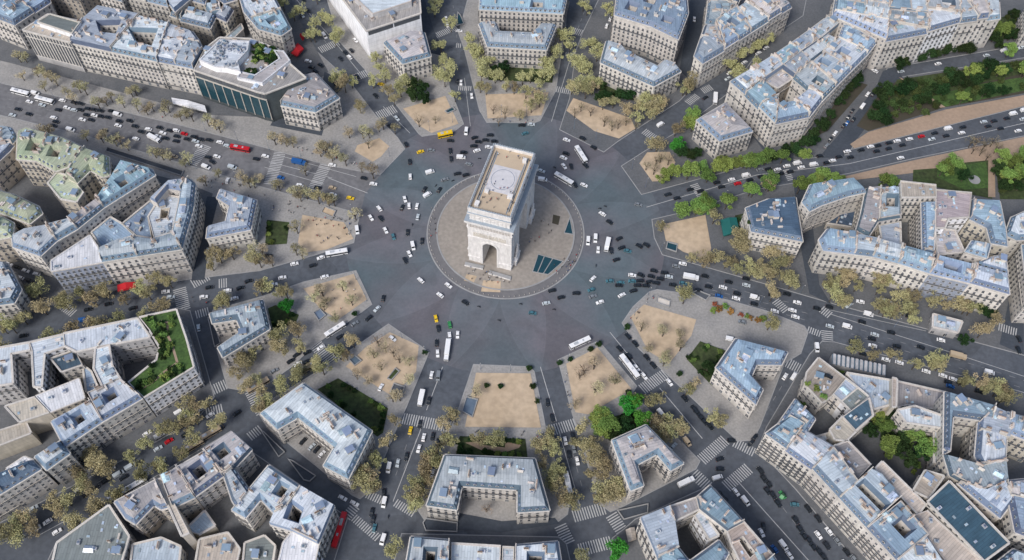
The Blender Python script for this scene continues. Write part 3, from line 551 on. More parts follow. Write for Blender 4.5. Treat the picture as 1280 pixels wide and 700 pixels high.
# ------------------------------------------------------------------ houses
HOUSES = []     # dict per house; first pass collects the footprints, second builds
def H(block, s, h=22, roof='z', wall='cream', hole=None, style='m', bal=1, what=None, **kw):
    p = ccw(GP(s, h)); hl = [list(reversed(ccw(GP(x, h)))) for x in (hole or [])]
    HOUSES.append(dict(block=block, p=p, holes=hl, h=h, roof=roof, wall=wall, style=style, bal=bal, what=what, **kw))
DATA = '''
upper left corner block|-30,45 -30,10 8,12 45,17 48,26 5,57|22|zb|cream|m
upper left corner block|-20,-30 110,-30 100,-2 80,13 60,10 8,5 -20,0|24|zb|brown|m
row facing the widest avenue|15.5,63 46,42 92,50 76,76|26|t|grey|L
row facing the widest avenue|77,77 92,50 110,33 163,41 128,86|24|z|cream|m|112,54 138,52 133,66 116,65
row facing the widest avenue|128,86 163,41 200,48 186,96|24|zl|cream|m|152,60 184,60 178,78 160,74
row facing the widest avenue|186,96 200,48 228,56 236,66 243,80 231,103|23|zl|cream|m
row facing the widest avenue|231,104 243,78 262,62 300,62 336,74 347,88 372,108 322,130 312,128|25|f|dark|S
back rows at upper left|212,44 224,28 257,36 250,52|17|zl|brown|m
back rows at upper left|199,38 206,24 222,24 214,42|16|d|tan|m
back rows at upper left|190,2 204,-12 228,-10 228,12 205,33 198,24|22|zl|tan|m
back rows at upper left|226,18 228,6 244,8 242,22|20|zb|tan|m
back rows at upper left|240,24 262,20 264,33 250,36|16|z|brown|m
back rows at upper left|256,37 268,22 278,28 270,43|17|zl|tan|m
back rows at upper left|246,-12 290,-14 282,14 266,20 250,8|20|z|tan|m
back rows at upper left|282.6,5 310,-8 330,12 351,48 339,57 310,50 291,29|20|zl|cream|m
back rows at upper left|269,62 288,44 291,50 276,66|8|z|grey|f
back rows at upper left|108,16 122,-8 150,-4 139,23|20|z|cream|m
back rows at upper left|140,14 150,-8 172,-6 168,20|22|t|cream|T
back rows at upper left|169,22 172,-8 200,-8 197,28|20|zb|cream|m
corner beside the glass shop building|342,144 386,151 415,132 385,103 368,107|17|p|cream|m
white wrapped top block|385,-30 506,-30 512,21 445,46 412,5|24|f|white|W|452,4 478,2 482,12 458,17
corner by the top left sand square|467,61 492,86 527,75 518,46 500,46|17|p|cream|m
top centre corner behind the sand square|585,32 597,60 671,61 682,30 662,30 652,42 612,42 607,30|17|zl|cream|m
top centre block at the picture edge|585,14 690,15 697,-25 585,-25|20|zb|cream|m|650,12 664,12 664,2 652,2
corner block above the top right sand square|739,74 807,101 840,81 832,72 818,68 810,76 772,60 765,52 745,47|17|zl|cream|m
tall block at the top edge|754,14 800,26 835,41 846,8 842,-25 757,-25|26|zb|cream|m
row left of the dark upper right avenue|856,60 867,69 893,52 880,20 868,20|22|z|cream|m
row left of the dark upper right avenue|893,52 925,29 905,0 880,20|22|zb|cream|m
row left of the dark upper right avenue|925,29 975,-6 950,-30 905,0|22|z|cream|m
row left of the dark upper right avenue|868,20 880,20 905,0 915,-25 872,-25|20|zl|grey|m
small corner house beside the long upper right block|862,141 892,166 933,152 897,118|17|p|cream|m
long upper right block|902,91 928,74 945,88 921,106|22|zl|cream|m
long upper right block|928,74 950,59 966,72 945,88|22|z|cream|m
long upper right block|950,59 972,43 988,54 966,72|22|zb|cream|m
long upper right block|972,43 995,25 1012,36 988,54|22|z|cream|m
long upper right block|995,25 1017,7 1034,16 1012,36|22|zl|cream|m
long upper right block|921,106 945,88 962,104 962,118 960,142|22|z|cream|m
long upper right block|960,142 962,118 980,114 1003,131|22|zb|cream|m
long upper right block|980,114 998,98 1018,110 1003,131|22|z|cream|m
long upper right block|998,98 980,84 1000,66 1034,92 1018,110|23|zl|cream|m
long upper right block|1000,66 1015,52 1052,72 1034,92|23|z|cream|m
long upper right block|1015,52 1034,34 1072,50 1052,72|22|zl|cream|m
long upper right block|1034,34 1040,14 1082,36 1072,50|22|zb|cream|m
long upper right block|945,88 966,72 982,82 962,96|20|p|tan|f
long upper right block|966,72 988,54 1000,66 982,83|21|z|tan|m
long upper right block|988,54 1012,36 1022,29 1034,34 1015,52 1000,66|20|zl|tan|m
row along the street above the gardens|1026,5 1094,31 1095,-25 1030,-25|26|zb|cream|m
row along the street above the gardens|1094,31 1146,19 1138,-25 1095.3,-25|26|z|cream|m
row along the street above the gardens|1146,19 1185,6 1180,-25 1138,-25|26|zl|white|m
row along the street above the gardens|1185,6 1237,-4 1235,-25 1180,-25|26|z|cream|m
row along the street above the gardens|1270,8 1300,0 1300,-25 1268,-20|18|z|cream|m
corner house with navy roof by the green tent|928,248 936,277 1001,287 990,232 955,236|17|d|cream|m
large right hand block|998,238 1007,216 1060,206 1078,222 1055,228 1022,241 1008,249|23|zb|cream|m
large right hand block|1077,218 1094,216 1094,258 1083,277 1067,270 1072,250|22|p|tan|m
large right hand block|1021,284 1031,270 1094,280 1089,302 1027,297|22|z|cream|m
large right hand block|1089,302 1094,280 1124,287 1121,309|22|zl|cream|m
large right hand block|1121,309 1124,287 1164,296 1161,320|22|zb|cream|m
large right hand block|1094,216 1120,214 1122,252 1094,258|20|z|cream|m|1104,228 1114,228 1114,240 1104,240
large right hand block|1120,206 1165,209 1166,224 1122,226|24|t|cream|T
large right hand block|1147,232 1163,231 1164,296 1151,293|21|zb|cream|m
large right hand block|1165,215 1210,217 1208,247 1182,250 1178,262 1166,262|23|pink|white|f
large right hand block|1210,226 1245,226 1254,262 1257,282 1236,279 1230,260 1208,250|22|zb|tan|m
large right hand block|1204,291 1212,277 1236,281 1232,298|22|z|cream|m
large right hand block|1161,320 1168,297 1215,307 1212,330|22|zb|blue|m
large right hand block|1212,330 1215,308 1258,318 1262,342|22|z|cream|m
large right hand block|1232,298 1255,292 1259,318 1216,308|20|zl|tan|m
large right hand block|1166,264 1190,264 1204,291 1170,296|17|p|grey|f
large right hand block|1096,262 1122,256 1124,286 1100,280|17|z|tan|f
right edge behind the large block|1253,268 1260,246 1280,236 1310,240 1310,270 1268,274|20|zl|cream|m
right edge behind the large block|1276,278 1310,272 1310,350 1288,350|22|z|cream|m
pavilion above the wide right avenue|1168,370 1205,378 1200,392 1168,386|7|zl|grey|f
white corner house below the wide right avenue|899,449 922,412 988,426 981,442 950,443 944,458 959,474 951,493|17|zb|cream|m
small horseshoe house below the green trees|773,545 815,524 864,570 848,580 830,560 806,574 815,600 799,607|17|p|cream|m
bottom centre mansion behind the sand square|565,572 678,572 699,636 659,640 658,612 588,610 583,640 545,636|17|zl|cream|m
bottom centre row at the picture edge|527,676 576,678 576,730 520,730|16|zl|cream|m
bottom centre row at the picture edge|578,682 640,683 640,730 578,730|15|zl|cream|f
bottom centre row at the picture edge|642,684 657,684 657,730 642,730|16|zl|white|f
bottom centre row at the picture edge|658,681 711,674 722,730 658,730|17|zl|cream|m
horseshoe house left of the lower avenue|333,530 385,490 473,546 446,607 414,592 427,568 380,533 355,549|18|zl|cream|m
lower left of centre block|346,594 388,620 372,646 356,655 338,637 320,661 302,652|21|zl|cream|m
lower left of centre block|388,620 430,642 412,690 378,675 351,668 356,655 372,646|21|zl|cream|m|378,642 390,650 386,664 372,660
lower left of centre block|378,676 412,690 405,730 360,730 368,690|19|w|white|f
lower left of centre block|155,648 206,618 224,652 214,655 205,650 183,675 170,668|20|p|tan|m
lower left of centre block|206.5,618 213,616 250,682 241,687|22|tan|tan|f
lower left of centre block|213,615 232,601 256,638 229,652|20|p|tan|m
lower left of centre block|232,601 265,580 290,610 256,637|20|p|grey|m
lower left of centre block|265,580 300,556 324,576 305,598 290,610|20|p|cream|m
lower left of centre block|291,611 303,600 326,630 310,652 302,640|20|zl|cream|m
lower left of centre block|244,680 268,654 282,672 262,684|9|z|tan|f
lower left of centre block|85,702 148,652 175,690 165,730 80,730|15|gr|grey|f
lower left of centre block|180,700 215,690 240,700 238,730 178,730|12|z|tan|f
left block with the roof garden|176,416 222,404 236,440 247,475 186,516 166,498 200,468 203,452 190,432|22|GARD|white|G
left block with the roof garden|82,440 174,417 191,440 148,450 125,455 100,462 84,455|22|zl|grey|f
left block with the roof garden|123,457 140,452 145,478 158,497 136,508 122,482|22|zl|grey|f
left block with the roof garden|119,517 158,497 185,517 137,548|22|zl|cream|m
left block with the roof garden|72,551 120,522 137,548 90,582|21|z|cream|m
left block with the roof garden|53,596 84,575 97,590 69,612|21|zl|cream|m
left block with the roof garden|3,622 50,600 62,611 16,642|21|d|cream|m
left block with the roof garden|-20,640 3,622 16,642 -20,665|21|z|cream|m
left block with the roof garden|51,520 104,496 112,520 70,539|17|w|tan|f
left block with the roof garden|13,534 50,521 69,539 32,553|17|tan|tan|f
left block with the roof garden|-25,467 40,453 42,462 18,468 22,505 -25,514|20|zl|grey|f
left block with the roof garden|40,453 82,441 96,452 60,466 58,508 48,508 44,464|20|zl|white|f
left block with the roof garden|68,472 98,460 108,478 82,488|17|d|cream|f
left block with the roof garden|-20,575 40,553 47,566 -20,595|14|tan|tan|f
left block with the roof garden|18,612 40,596 52,600 28,618|10|w|grey|f
green roofed block at left|15,192 28,186 75,197 102,209 90,228 64,238 40,226 15,225|24|g|tan|m
green roofed block at left|90,228 102,209 130,218 132,240 124,243 108,235 92,252 80,246|23|g|tan|m
green roofed block at left|55,253 66,239 84,244 100,262 92,275 72,272|22|g|tan|f
green roofed block at left|-20,262 15,270 45,283 50,292 35,305 -5,292 -20,285|22|g|tan|m
green roofed block at left|-20,298 0,298 15,305 14,322 -20,330|22|g|tan|m
green roofed block at left|-20,185 8,188 16,200 5,215 -20,240|22|z|tan|m
narrow wedge row below the green roofs|133,245 146,222 185,231 189,238 127,281 117,271|22|zb|cream|m
narrow wedge row below the green roofs|84,298 117,271 127,281 95,309|22|p|cream|m
narrow wedge row below the green roofs|57,306 84,298 95,309 70,325|22|zl|cream|m
narrow wedge row below the green roofs|13,322 30,312 57,306 70,325 50,345 15,335|22|zl|cream|m
curved block wrapped in white at left|64,363 63,350 110,316 123,334 127,349|22|w|blue|f
curved block wrapped in white at left|127,349 123,332 147,320 167,316 171,340|22|zl|cream|m
curved block wrapped in white at left|171,340 167,316 190,318 213,310 226,329|22|z|cream|m
curved block wrapped in white at left|233,241 240,247 238,280 226,329 213,310 220,270 222,252|22|z|cream|m
curved block wrapped in white at left|184,268 206,245 233,241 222,256 206,254 192,272|22|z|cream|m
curved block wrapped in white at left|192,272 206,262 220,264 214,308 190,316 182,290|18|zl|tan|f|198,280 208,278 206,290 197,292
curved block wrapped in white at left|150,300 184,270 190,275 182,290 188,316 168,314|15|zb|grey|f
curved block wrapped in white at left|112,312 135,292 150,300 166,314 147,320 125,330|15|zb|tan|f
left corner house by the widest avenue|267,263 271,252 317,264 311,301 256,314 257,300 279,293 283,272|15|z|cream|m
left edge house below the curved block|-20,350 8,354 28,388 20,405 -20,412|17|zl|cream|m
angled house next to the round green tree|264,408 330,388 340,424 283,462 276,450 305,428 298,414 268,420|15|z|cream|m
lower right block|1027,431 1063,456 1047,477 1034,487 1011,464 1013,450|15|t|cream|f
lower right block|1047,475 1062,455 1078,466 1058,484|17|z|cream|f
lower right block|1058,484 1078,466 1092,477 1071,496|17|gr|white|f
lower right block|1060,503 1092,478 1098,500 1077,520|20|d|tan|f
lower right block|1045,520 1060,503 1077,521 1066,533 1052,532|20|tan|tan|f
lower right block|977,520 1000,484 1026,508 1012,532|21|zb|cream|m
lower right block|1063,448 1119,455 1121,485 1099,492 1092,477 1078,466|15|z|tan|f
lower right block|1120,452 1126,453 1126,488 1121,488|19|tan|tan|f
lower right block|1127,456 1186,467 1186,490 1140,485 1128,489|7|f|tan|f
lower right block|1128,492 1150,486 1186,497 1184,512 1140,507|17|zl|cream|T
lower right block|1186,467 1248,482 1244,502 1198,497 1196,540 1188,545|21|zb|cream|m
lower right block|1230,503 1248,482 1268,490 1266,552 1236,560 1228,545|21|z|cream|m
lower right block|1268,490 1310,500 1310,530 1267,515|21|zb|tan|m
lower right block|1188,546 1230,556 1266,552 1270,580 1232,590 1197,572|21|z|tan|m
lower right block|1175,515 1187,518 1188,558 1177,556|12|zl|cream|f
lower left of centre block|263,690 298,680 314,700 308,730 258,730|9|t|tan|f
lower left of centre block|320,692 344,682 358,694 354,730 318,730|8|gr|grey|f
left block with the roof garden|108,478 119,486 130,510 114,512|13|zb|grey|f
left block with the roof garden|62,470 82,463 84,470 68,476 66,500 58,506|12|d|grey|f
large right hand block|1030,262 1060,240 1073,248 1066,266|6|d|tan|f
lower right block|1000,540 1014,534 1046,524 1040,536 1020,546|13|zl|grey|f
balconied row along the lower right avenue|964,530 990,508 1052,540 1025,570|22|zb|cream|m
balconied row along the lower right avenue|1050,541 1068,533 1098,562 1077,587|20|f|tan|f
balconied row along the lower right avenue|1025,570 1048,545 1080,586 1060,605|22|z|cream|m
balconied row along the lower right avenue|1060,605 1098,567 1112,573 1136,602 1096,641|22|z|cream|m|1082,592 1089,586 1118,612 1112,620
balconied row along the lower right avenue|1096,641 1134,608 1170,648 1135,680|22|zb|cream|m
balconied row along the lower right avenue|1135,680 1170,648 1200,690 1190,730 1160,730|22|zl|cream|m
lower right block|1104,566 1112,557 1168,608 1160,622|20|tan|tan|f
lower right block|1150,624 1170,616 1240,676 1236,694 1206,690|21|tan|tan|f
lower right block|1171,605 1197,578 1275,652 1245,676|23|teal|cream|f
lower right block|1206,580 1240,590 1262,578 1276,602 1262,622 1240,606|21|z|tan|m
lower right block|1264,576 1310,570 1310,650 1280,640|21|zb|cream|m
lower right block|1152,592 1166,566 1190,572 1172,600|20|t|tan|T
lower right block|1205,700 1240,694 1280,660 1310,670 1310,740 1200,740|21|z|tan|m
bottom block right of centre|813,641 848,625 856,645 862,676 836,690|21|z|cream|m
bottom block right of centre|836,690 862,676 876,692 862,730 845,730|21|zb|cream|m
bottom block right of centre|848,625 882,612 886,626 856,642|20|p|cream|f
bottom block right of centre|882,612 898,596 942,640 922,652 886,626|21|zb|cream|m
bottom block right of centre|886,628 894,634 912,658 900,664 880,634|18|zl|white|f
bottom block right of centre|864,702 912,664 925,680 900,730 862,730|21|zb|cream|m
bottom block right of centre|922,652 942,640 980,680 960,700 940,690 928,668|20|t|cream|f|936,662 942,658 958,678 952,684
bottom block right of centre|960,700 980,680 1015,730 950,730|21|zb|cream|m
'''
def convex(p):
    n = len(p)
    return all((Vector(p[(i+1) % n]) - Vector(p[i])).cross(Vector(p[(i+2) % n]) - Vector(p[(i+1) % n])) > -4 for i in range(n))
def cut(p, c, d):
    """the part of p on the side d of the point c"""
    out = []; n = len(p)
    for i in range(n):
        a, b = Vector(p[i]), Vector(p[(i+1) % n]); fa, fb = (a-c).dot(d), (b-c).dot(d)
        if fa >= 0: out.append(a)
        if fa*fb < 0: out.append(a + (b-a)*(fa/(fa-fb)))
    return [q for i, q in enumerate(out) if (q - out[i-1]).length > .3]
sr_ = random.Random(77)
def split(p):
    n = len(p); i = max(range(n), key=lambda i: (Vector(p[(i+1) % n]) - Vector(p[i])).length); a, b = Vector(p[i]), Vector(p[(i+1) % n]); L = (b-a).length
    if L < 23 or area(p) < 300 or not convex(p): return [p]
    d = (b-a)/L; c = a + d*L*(sr_.uniform(.42, .58) if L < 40 else sr_.choice((.36, .64)))
    q1, q2 = cut(p, c, d), cut(p, c, -d)
    if len(q1) < 3 or len(q2) < 3 or min(area(q1), area(q2)) < 90: return [p]
    return split(q1) + split(q2)
def split_all():
    global HOUSES
    new = []
    for h in HOUSES:
        if h['style'] != 'm' or h['holes'] or not h['block'].split()[0] in ('upper','row','houses','back','tall','top','long','large','right','lower','left','green','narrow','curved','balconied','bottom') or 'mansion' in h['block'] or h['block'].startswith(('left corner', 'top centre corner')): new.append(h); continue
        for q in split(h['p']):
            g = dict(h); g['p'] = q; g['holes'] = []; 
            if q is not h['p']:
                g['h'] = h['h'] + sr_.choice((-1.4, -.7, 0, 0, .6, 1.2))
                if h['roof'] in ('z', 'zl', 'zb'): g['roof'] = sr_.choice(('z', 'zl', 'zb', h['roof'], h['roof'], 'p'))
            new.append(g)
    HOUSES[:] = new
for ln in DATA.strip().split('\n'):
    q = ln.split('|'); H(q[0], q[1], float(q[2]), q[3], q[4], [q[6]] if len(q) > 6 else None, q[5], bal=2 if 'balconied' in q[0] else 1)
split_all()
for h in HOUSES:
    p = h['p']; a_ = area(p)
    if h['style'] != 'm' or h['holes'] or a_ < 230 or 'corner' in h['block'] or 'horseshoe' in h['block'] or 'mansion' in h['block'] or h['block'].startswith('angled'): continue
    rw = random.Random(int(abs(p[0][0])*31 + abs(p[1][1])*17)); e = (Vector(p[1]) - Vector(p[0])).normalized(); f = Vector((-e.y, e.x))
    for _ in range(1 if a_ < 480 else 2 + int(a_ > 900)):
        for _ in range(60):
            c = Vector((rw.uniform(min(q[0] for q in p), max(q[0] for q in p)), rw.uniform(min(q[1] for q in p), max(q[1] for q in p)))); u, v = rw.uniform(1.6, 3.0), rw.uniform(1.8, 3.6)
            big = [c + e*(x*(u+3.6)) + f*(y*(v+3.6)) for x, y in ((-1,-1),(0,-1),(1,-1),(1,0),(1,1),(0,1),(-1,1),(-1,0))]
            if all(inside(q, p) for q in big) and not any((Vector(l[0]) - c).length < 14 for l in h['holes']):
                h['holes'].append(list(reversed([c + e*(x*u) + f*(y*v) for x, y in ((-1,-1),(1,-1),(1,1),(-1,1))]))); break
# occlusion geometry for deciding which windows can be seen at all
bv, bf = [], []
def addq(a, b, c, d): i = len(bv); bv.extend([a, b, c, d]); bf.append((i, i+1, i+2)); bf.append((i, i+2, i+3))
for h in HOUSES:
    for l in [h['p']] + h['holes']:
        for i in range(len(l)):
            a, c = l[i], l[(i+1) % len(l)]; addq((*a, 0), (*c, 0), (*c, h['h']), (*a, h['h']))
    vs_, ts_ = tess([h['p']] + h['holes']); i0 = len(bv)
    bv.extend([(p.x, p.y, h['h']) for p in vs_]); bf.extend([tuple(i0 + k for k in t) for t in ts_])
BVH = BVHTree.FromPolygons([Vector(v) for v in bv], bf)
def seen(p, n):
    x, y = P(p)
    if not (-25 < x < 1305 and -25 < y < 725): return False
    for c in (CAM, CAM + Vector((25, 0, 0)), CAM - Vector((25, 0, 0))):
        d = c - p
        if n.dot(d) <= 0: continue
        if BVH.ray_cast(p + n * .4, d.normalized(), 2000)[0] is None: return True
    return False
for k, h in enumerate(HOUSES):
    xs = [p[0] for p in h['p']]; ys = [p[1] for p in h['p']]; h['bb'] = (min(xs)-2, max(xs)+2, min(ys)-2, max(ys)+2)
def covered(q, me_):
    for g in HOUSES:
        if g is me_: continue
        b0 = g['bb']
        if b0[0] < q[0] < b0[1] and b0[2] < q[1] < b0[3] and inside(q, g['p']) and not any(inside(q, l) for l in g['holes']): return g['h']
    return 0
# shared part meshes, unit-placed: local +Y points out of the wall
def window_mesh(w, hh, rail, shut=False):
    b = MB(); b.box(-w/2-.12, w/2+.12, -.05, .06, -.1, hh+.16, 1); b.box(-w/2, w/2, 0, .075, 0, hh, 0)
    b.box(-.04, .04, 0, .085, 0, hh, 1)
    if rail: b.box(-w/2-.15, w/2+.15, .06, .34, -.05, .05, 1); b.box(-w/2-.12, w/2+.12, .28, .34, .05, .85, 2)
    return b.mesh('window', ['glass', 'frame', 'iron'])
WM = [window_mesh(1.05, 1.75, False), window_mesh(1.05, 1.8, True), window_mesh(1.7, 2.3, False), window_mesh(1.5, 1.5, False), window_mesh(1.1, 1.5, False)]
def dormer_mesh():
    b = MB(); b.box(-.75, .75, -1.6, .1, 0, 1.9, 1, top=2); b.box(-.5, .5, .05, .14, .25, 1.65, 0)
    b.box(-.9, .9, -1.7, .22, 1.9, 2.05, 2); return b.mesh('dormer', ['glass', 'frame', 'slate_l'])
def dormer_round():
    b = MB(); b.box(-.7, .7, -1.6, .08, 0, 1.4, 1)
    n = 8
    for i in range(n):
        t0, t1 = math.pi*i/n, math.pi*(i+1)/n
        b.quad((.8*math.cos(t0), -1.6, 1.4+.7*math.sin(t0)), (.8*math.cos(t0), .15, 1.4+.7*math.sin(t0)), (.8*math.cos(t1), .15, 1.4+.7*math.sin(t1)), (.8*math.cos(t1), -1.6, 1.4+.7*math.sin(t1)), 2)
    b.poly([(.8*math.cos(math.pi*i/n), .1, 1.4+.7*math.sin(math.pi*i/n)) for i in range(n+1)], 1)
    b.box(-.45, .45, .05, .14, .3, 1.6, 0); return b.mesh('dormer', ['glass', 'frame', 'slate'])
DM = [dormer_mesh(), dormer_round()]
def chimney_mesh(L, hgt, npots):
    b = MB(); b.box(-L/2, L/2, -.35, .35, -1.5, hgt, 0); b.box(-L/2-.1, L/2+.1, -.45, .45, hgt-.25, hgt, 0)
    for i in range(npots):
        x = -L/2 + L*(i+.5)/npots; b.tube((x, 0, hgt), (x, 0, hgt+.7), .17, .13, 6, 1)
    return b.mesh('chimney', ['chimney', 'brickred'])
CM = [chimney_mesh(2.2, 1.5, 5), chimney_mesh(3.4, 1.6, 7), chimney_mesh(1.3, 1.7, 3), chimney_mesh(2.6, 1.1, 0)]
def skylight_mesh():
    b = MB(); b.box(-.55, .55, -.8, .8, 0, .22, 1); b.box(-.45, .45, -.68, .68, .2, .28, 0); return b.mesh('roof_window', ['skylight', 'metalbox'])
def glasshouse_mesh():
    b = MB(); v = [(-1.6,-2.4,.5),(1.6,-2.4,.5),(1.6,2.4,.5),(-1.6,2.4,.5),(0,-2.0,1.4),(0,2.0,1.4)]
    b.box(-1.6,1.6,-2.4,2.4,0,.5,1); b.poly([v[0],v[1],v[4]]); b.poly([v[1],v[2],v[5],v[4]]); b.poly([v[2],v[3],v[5]]); b.poly([v[3],v[0],v[4],v[5]])
    return b.mesh('glass_lantern', ['skylight', 'metalbox'])
def unit_mesh():
    b = MB(); b.box(-1.1,1.1,-.7,.7,0,1.1,0); b.box(-.5,.5,-.5,.5,1.1,1.25,1); b.tube((.9,.4,0),(.9,.4,1.9),.1,.1,5,1); return b.mesh('ventilation_unit', ['metalbox', 'slate'])
def hut_mesh():
    b = MB(); b.box(-1.9,1.9,-1.5,1.5,0,2.3,0,top=1); b.box(-2.05,2.05,-1.65,1.65,2.3,2.45,1); b.box(-.5,.4,-1.53,-1.5,.1,1.95,2); return b.mesh('stair_hut', ['parapet', 'slate_l', 'iron'])
SKM, GLM, UNM, HTM = skylight_mesh(), glasshouse_mesh(), unit_mesh(), hut_mesh()
ROOFN = dict(z='grey zinc', zl='pale zinc', zb='blue zinc', p='brownish grey', pink='pink', g='pale green', d='navy slate', f='flat grey', w='white', t='tan terrace', teal='dark teal', gr='dark grey', tan='tan rendered', GARD='green garden')
WALLN = dict(cream='cream', white='white', tan='tan', brown='brown', blue='blue sheeted', grey='grey', dark='dark glass')
hcount = {}
nwin = 0
def build_house(H_):
    global nwin
    p, holes, h, style = H_['p'], H_['holes'], H_['h'], H_['style']; n = len(p)
    rnd = random.Random(int(abs(p[0][0]*13 + p[0][1]*7)) + n)
    key = (H_['block'], H_['roof'], H_['wall']); hcount.setdefault(key, []).append(None)
    cen = sum((Vector(q) for q in p), Vector((0, 0))) / n
    root = link('town_house', None, loc=(0, 0, 0), cat='house', group='houses of the ' + H_['block']); H_['root'] = root; H_['cen'] = cen
    mans = {'m': rnd.choice((2.8, 3.1, 3.4)), 'S': 0, 'L': 0, 'W': 0, 'T': 0, 'f': 0, 'G': 0}[style]
    ar = area(p)
    party = []
    for i in range(n):
        a, c = Vector(p[i]), Vector(p[(i+1) % n]); d = (c-a).normalized(); out = Vector((d.y, -d.x))
        hits = [covered(a + (c-a)*t + out*1.2, H_) for t in (.2, .5, .8)]
        party.append(sum(1 for x in hits if x >= h - 4) >= 2)
    # walls
    b = MB()
    for l in [p] + holes:
        for i in range(len(l)):
            a, c = l[i], l[(i+1) % len(l)]; b.quad((*a, 0), (*c, 0), (*c, h), (*a, h))
    b.build('wall', [H_['wall']], root)
    # roof
    b = MB(); steep = 'slate' if H_['roof'] in ('z', 'zb', 'zl', 'd', 'p') and rnd.random() < .7 else 'slate_l'
    if H_['roof'] == 'g': steep = 'r_g'
    rm = 'r_' + H_['roof'] if H_['roof'] != 'GARD' else 'bright_grass'
    ztop = h + mans
    if mans:
        k = 1.0; q = list(p)
        for _ in range(7):
            offs = [0.02 if party[i] else 1.5*k for i in range(n)]
            q = inset(p, offs)
            if area(q) > .45*ar and all((Vector(q[i]) - Vector(p[i])).length < 3.2*k + .6 for i in range(n)): break
            k *= .5
        for i in range(n): b.quad((*p[i], h), (*p[(i+1) % n], h), (*q[(i+1) % n], ztop), (*q[i], ztop), 1)
        hq = []
        for l in holes:
            m2 = inset(l, [1.2]*len(l)); hq.append(m2)
            for i in range(len(l)): b.quad((*l[i], h), (*l[(i+1) % len(l)], h), (*m2[(i+1) % len(l)], ztop), (*m2[i], ztop), 1)
        if n == 4 and not holes:
            e = [(Vector(q[(i+1) % 4]) - Vector(q[i])).length for i in range(4)]
            s = 0 if e[0] + e[2] < e[1] + e[3] else 1
            m0 = (Vector(q[s]) + Vector(q[(s+1) % 4]))/2; m1 = (Vector(q[(s+2) % 4]) + Vector(q[(s+3) % 4]))/2; r = min(e[s], e[(s+2) % 4])*.13
            ax = (m1-m0).normalized(); e0 = 0 if party[s] else r*1.6; e1 = 0 if party[(s+2) % 4] else r*1.6
            r0, r1 = m0 + ax*e0, m1 - ax*e1; Q = [(*q[(s+j) % 4], ztop) for j in range(4)]; R0, R1 = (*r0, ztop + r), (*r1, ztop + r)
            b.poly([Q[0], Q[1], R0]); b.poly([Q[1], Q[2], R1, R0]); b.poly([Q[2], Q[3], R1]); b.poly([Q[3], Q[0], R0, R1])
            zf = lambda pt: ztop + max(0, r - abs((Vector(pt[:2]) - m0).dot(Vector((-ax.y, ax.x)))) / max(1, e[s]/2) * r)
        else:
            # low folded roof: raised inner field
            k2 = 1.0; ok = False
            if not holes:
                for f in (4.2, 3.0, 2.0):
                    q2 = inset(q, [.01 if party[i] else f for i in range(n)])
                    if area(q2) > .08*ar and all((x - y).length < f*2.6 for x, y in zip(q2, q)) and all(inside(x, q) or party[i] or party[i-1] for i, x in enumerate(q2)): ok = True; break
            if ok:
                zr = ztop + .9
                for i in range(n): b.quad((*q[i], ztop), (*q[(i+1) % n], ztop), (*q2[(i+1) % n], zr), (*q2[i], zr))
                b.cap([q2], zr); zf = lambda pt: zr if inside(pt, q2) else ztop
            else: b.cap([q] + hq, ztop); zf = lambda pt: ztop
        top = q; toph = hq
    else:
        zf = lambda pt: h - .5
        q = inset(p, [.4]*n); hq = [inset(l, [.35]*len(l)) for l in holes]
        b.cap([q] + hq, h - .5)
        for l, m2 in [(p, q)] + list(zip(holes, hq)):
            for i in range(len(l)):
                j = (i+1) % len(l); b.quad((*l[i], h), (*l[j], h), (*m2[j], h), (*m2[i], h), 2); b.quad((*m2[i], h), (*m2[j], h), (*m2[j], h-.5), (*m2[i], h-.5), 2)
        top = q; toph = hq
    ro_ = b.build('roof', [rm, steep, 'parapet' if H_['roof'] != 'w' else 'r_w'], root); e_ = max(range(n), key=lambda i: (Vector(p[(i+1) % n]) - Vector(p[i])).length); d_ = Vector(p[(e_+1) % n]) - Vector(p[e_]); ro_['bearing'] = -math.atan2(d_.y, d_.x) + math.pi/2
    # cornice on the free sides
    for i in range(n):
        if party[i]: continue
        b = MB()
        a, c = Vector(p[i]), Vector(p[(i+1) % n]); d = (c-a).normalized(); o = Vector((d.y, -d.x))
        T = Matrix(((d.x, o.x, 0, a.x), (d.y, o.y, 0, a.y), (0, 0, 1, 0), (0, 0, 0, 1))); L = (c-a).length
        b.box(0, L, .01, .55, h-.75, h+.06, 0, T=T)
        b.build('cornice', ['cornice'], root)
    # party walls with chimneys
    if style in 'm' :
        for i in range(n):
            a, c = Vector(p[i]), Vector(p[(i+1) % n]); d = (c-a).normalized(); o = Vector((d.y, -d.x)); L = (c-a).length
            if not party[i] or L < 5: continue
            T = Matrix(((d.x, o.x, 0, a.x), (d.y, o.y, 0, a.y), (0, 0, 1, 0), (0, 0, 0, 1)))
            b = MB(); b.box(.3, L-.3, -.42, -.03, h-1, ztop+.75, 0, T=T); b.build('party_wall', ['parapet'], root)
            if (a.x + a.y*1.7 + c.x + c.y) % 2 < 1.5:
                for t in ([.3, .72] if L > 11 else [.5]):
                    pt = a + d*L*(t + rnd.uniform(-.08, .08)) - o*.5
                    link('chimney', rnd.choice(CM), root, loc=(pt.x, pt.y, ztop + .9), rz=math.atan2(d.y, d.x))
    # chimneys, skylights and plant spread over the roof
    xs = [v[0] for v in top]; ys = [v[1] for v in top]
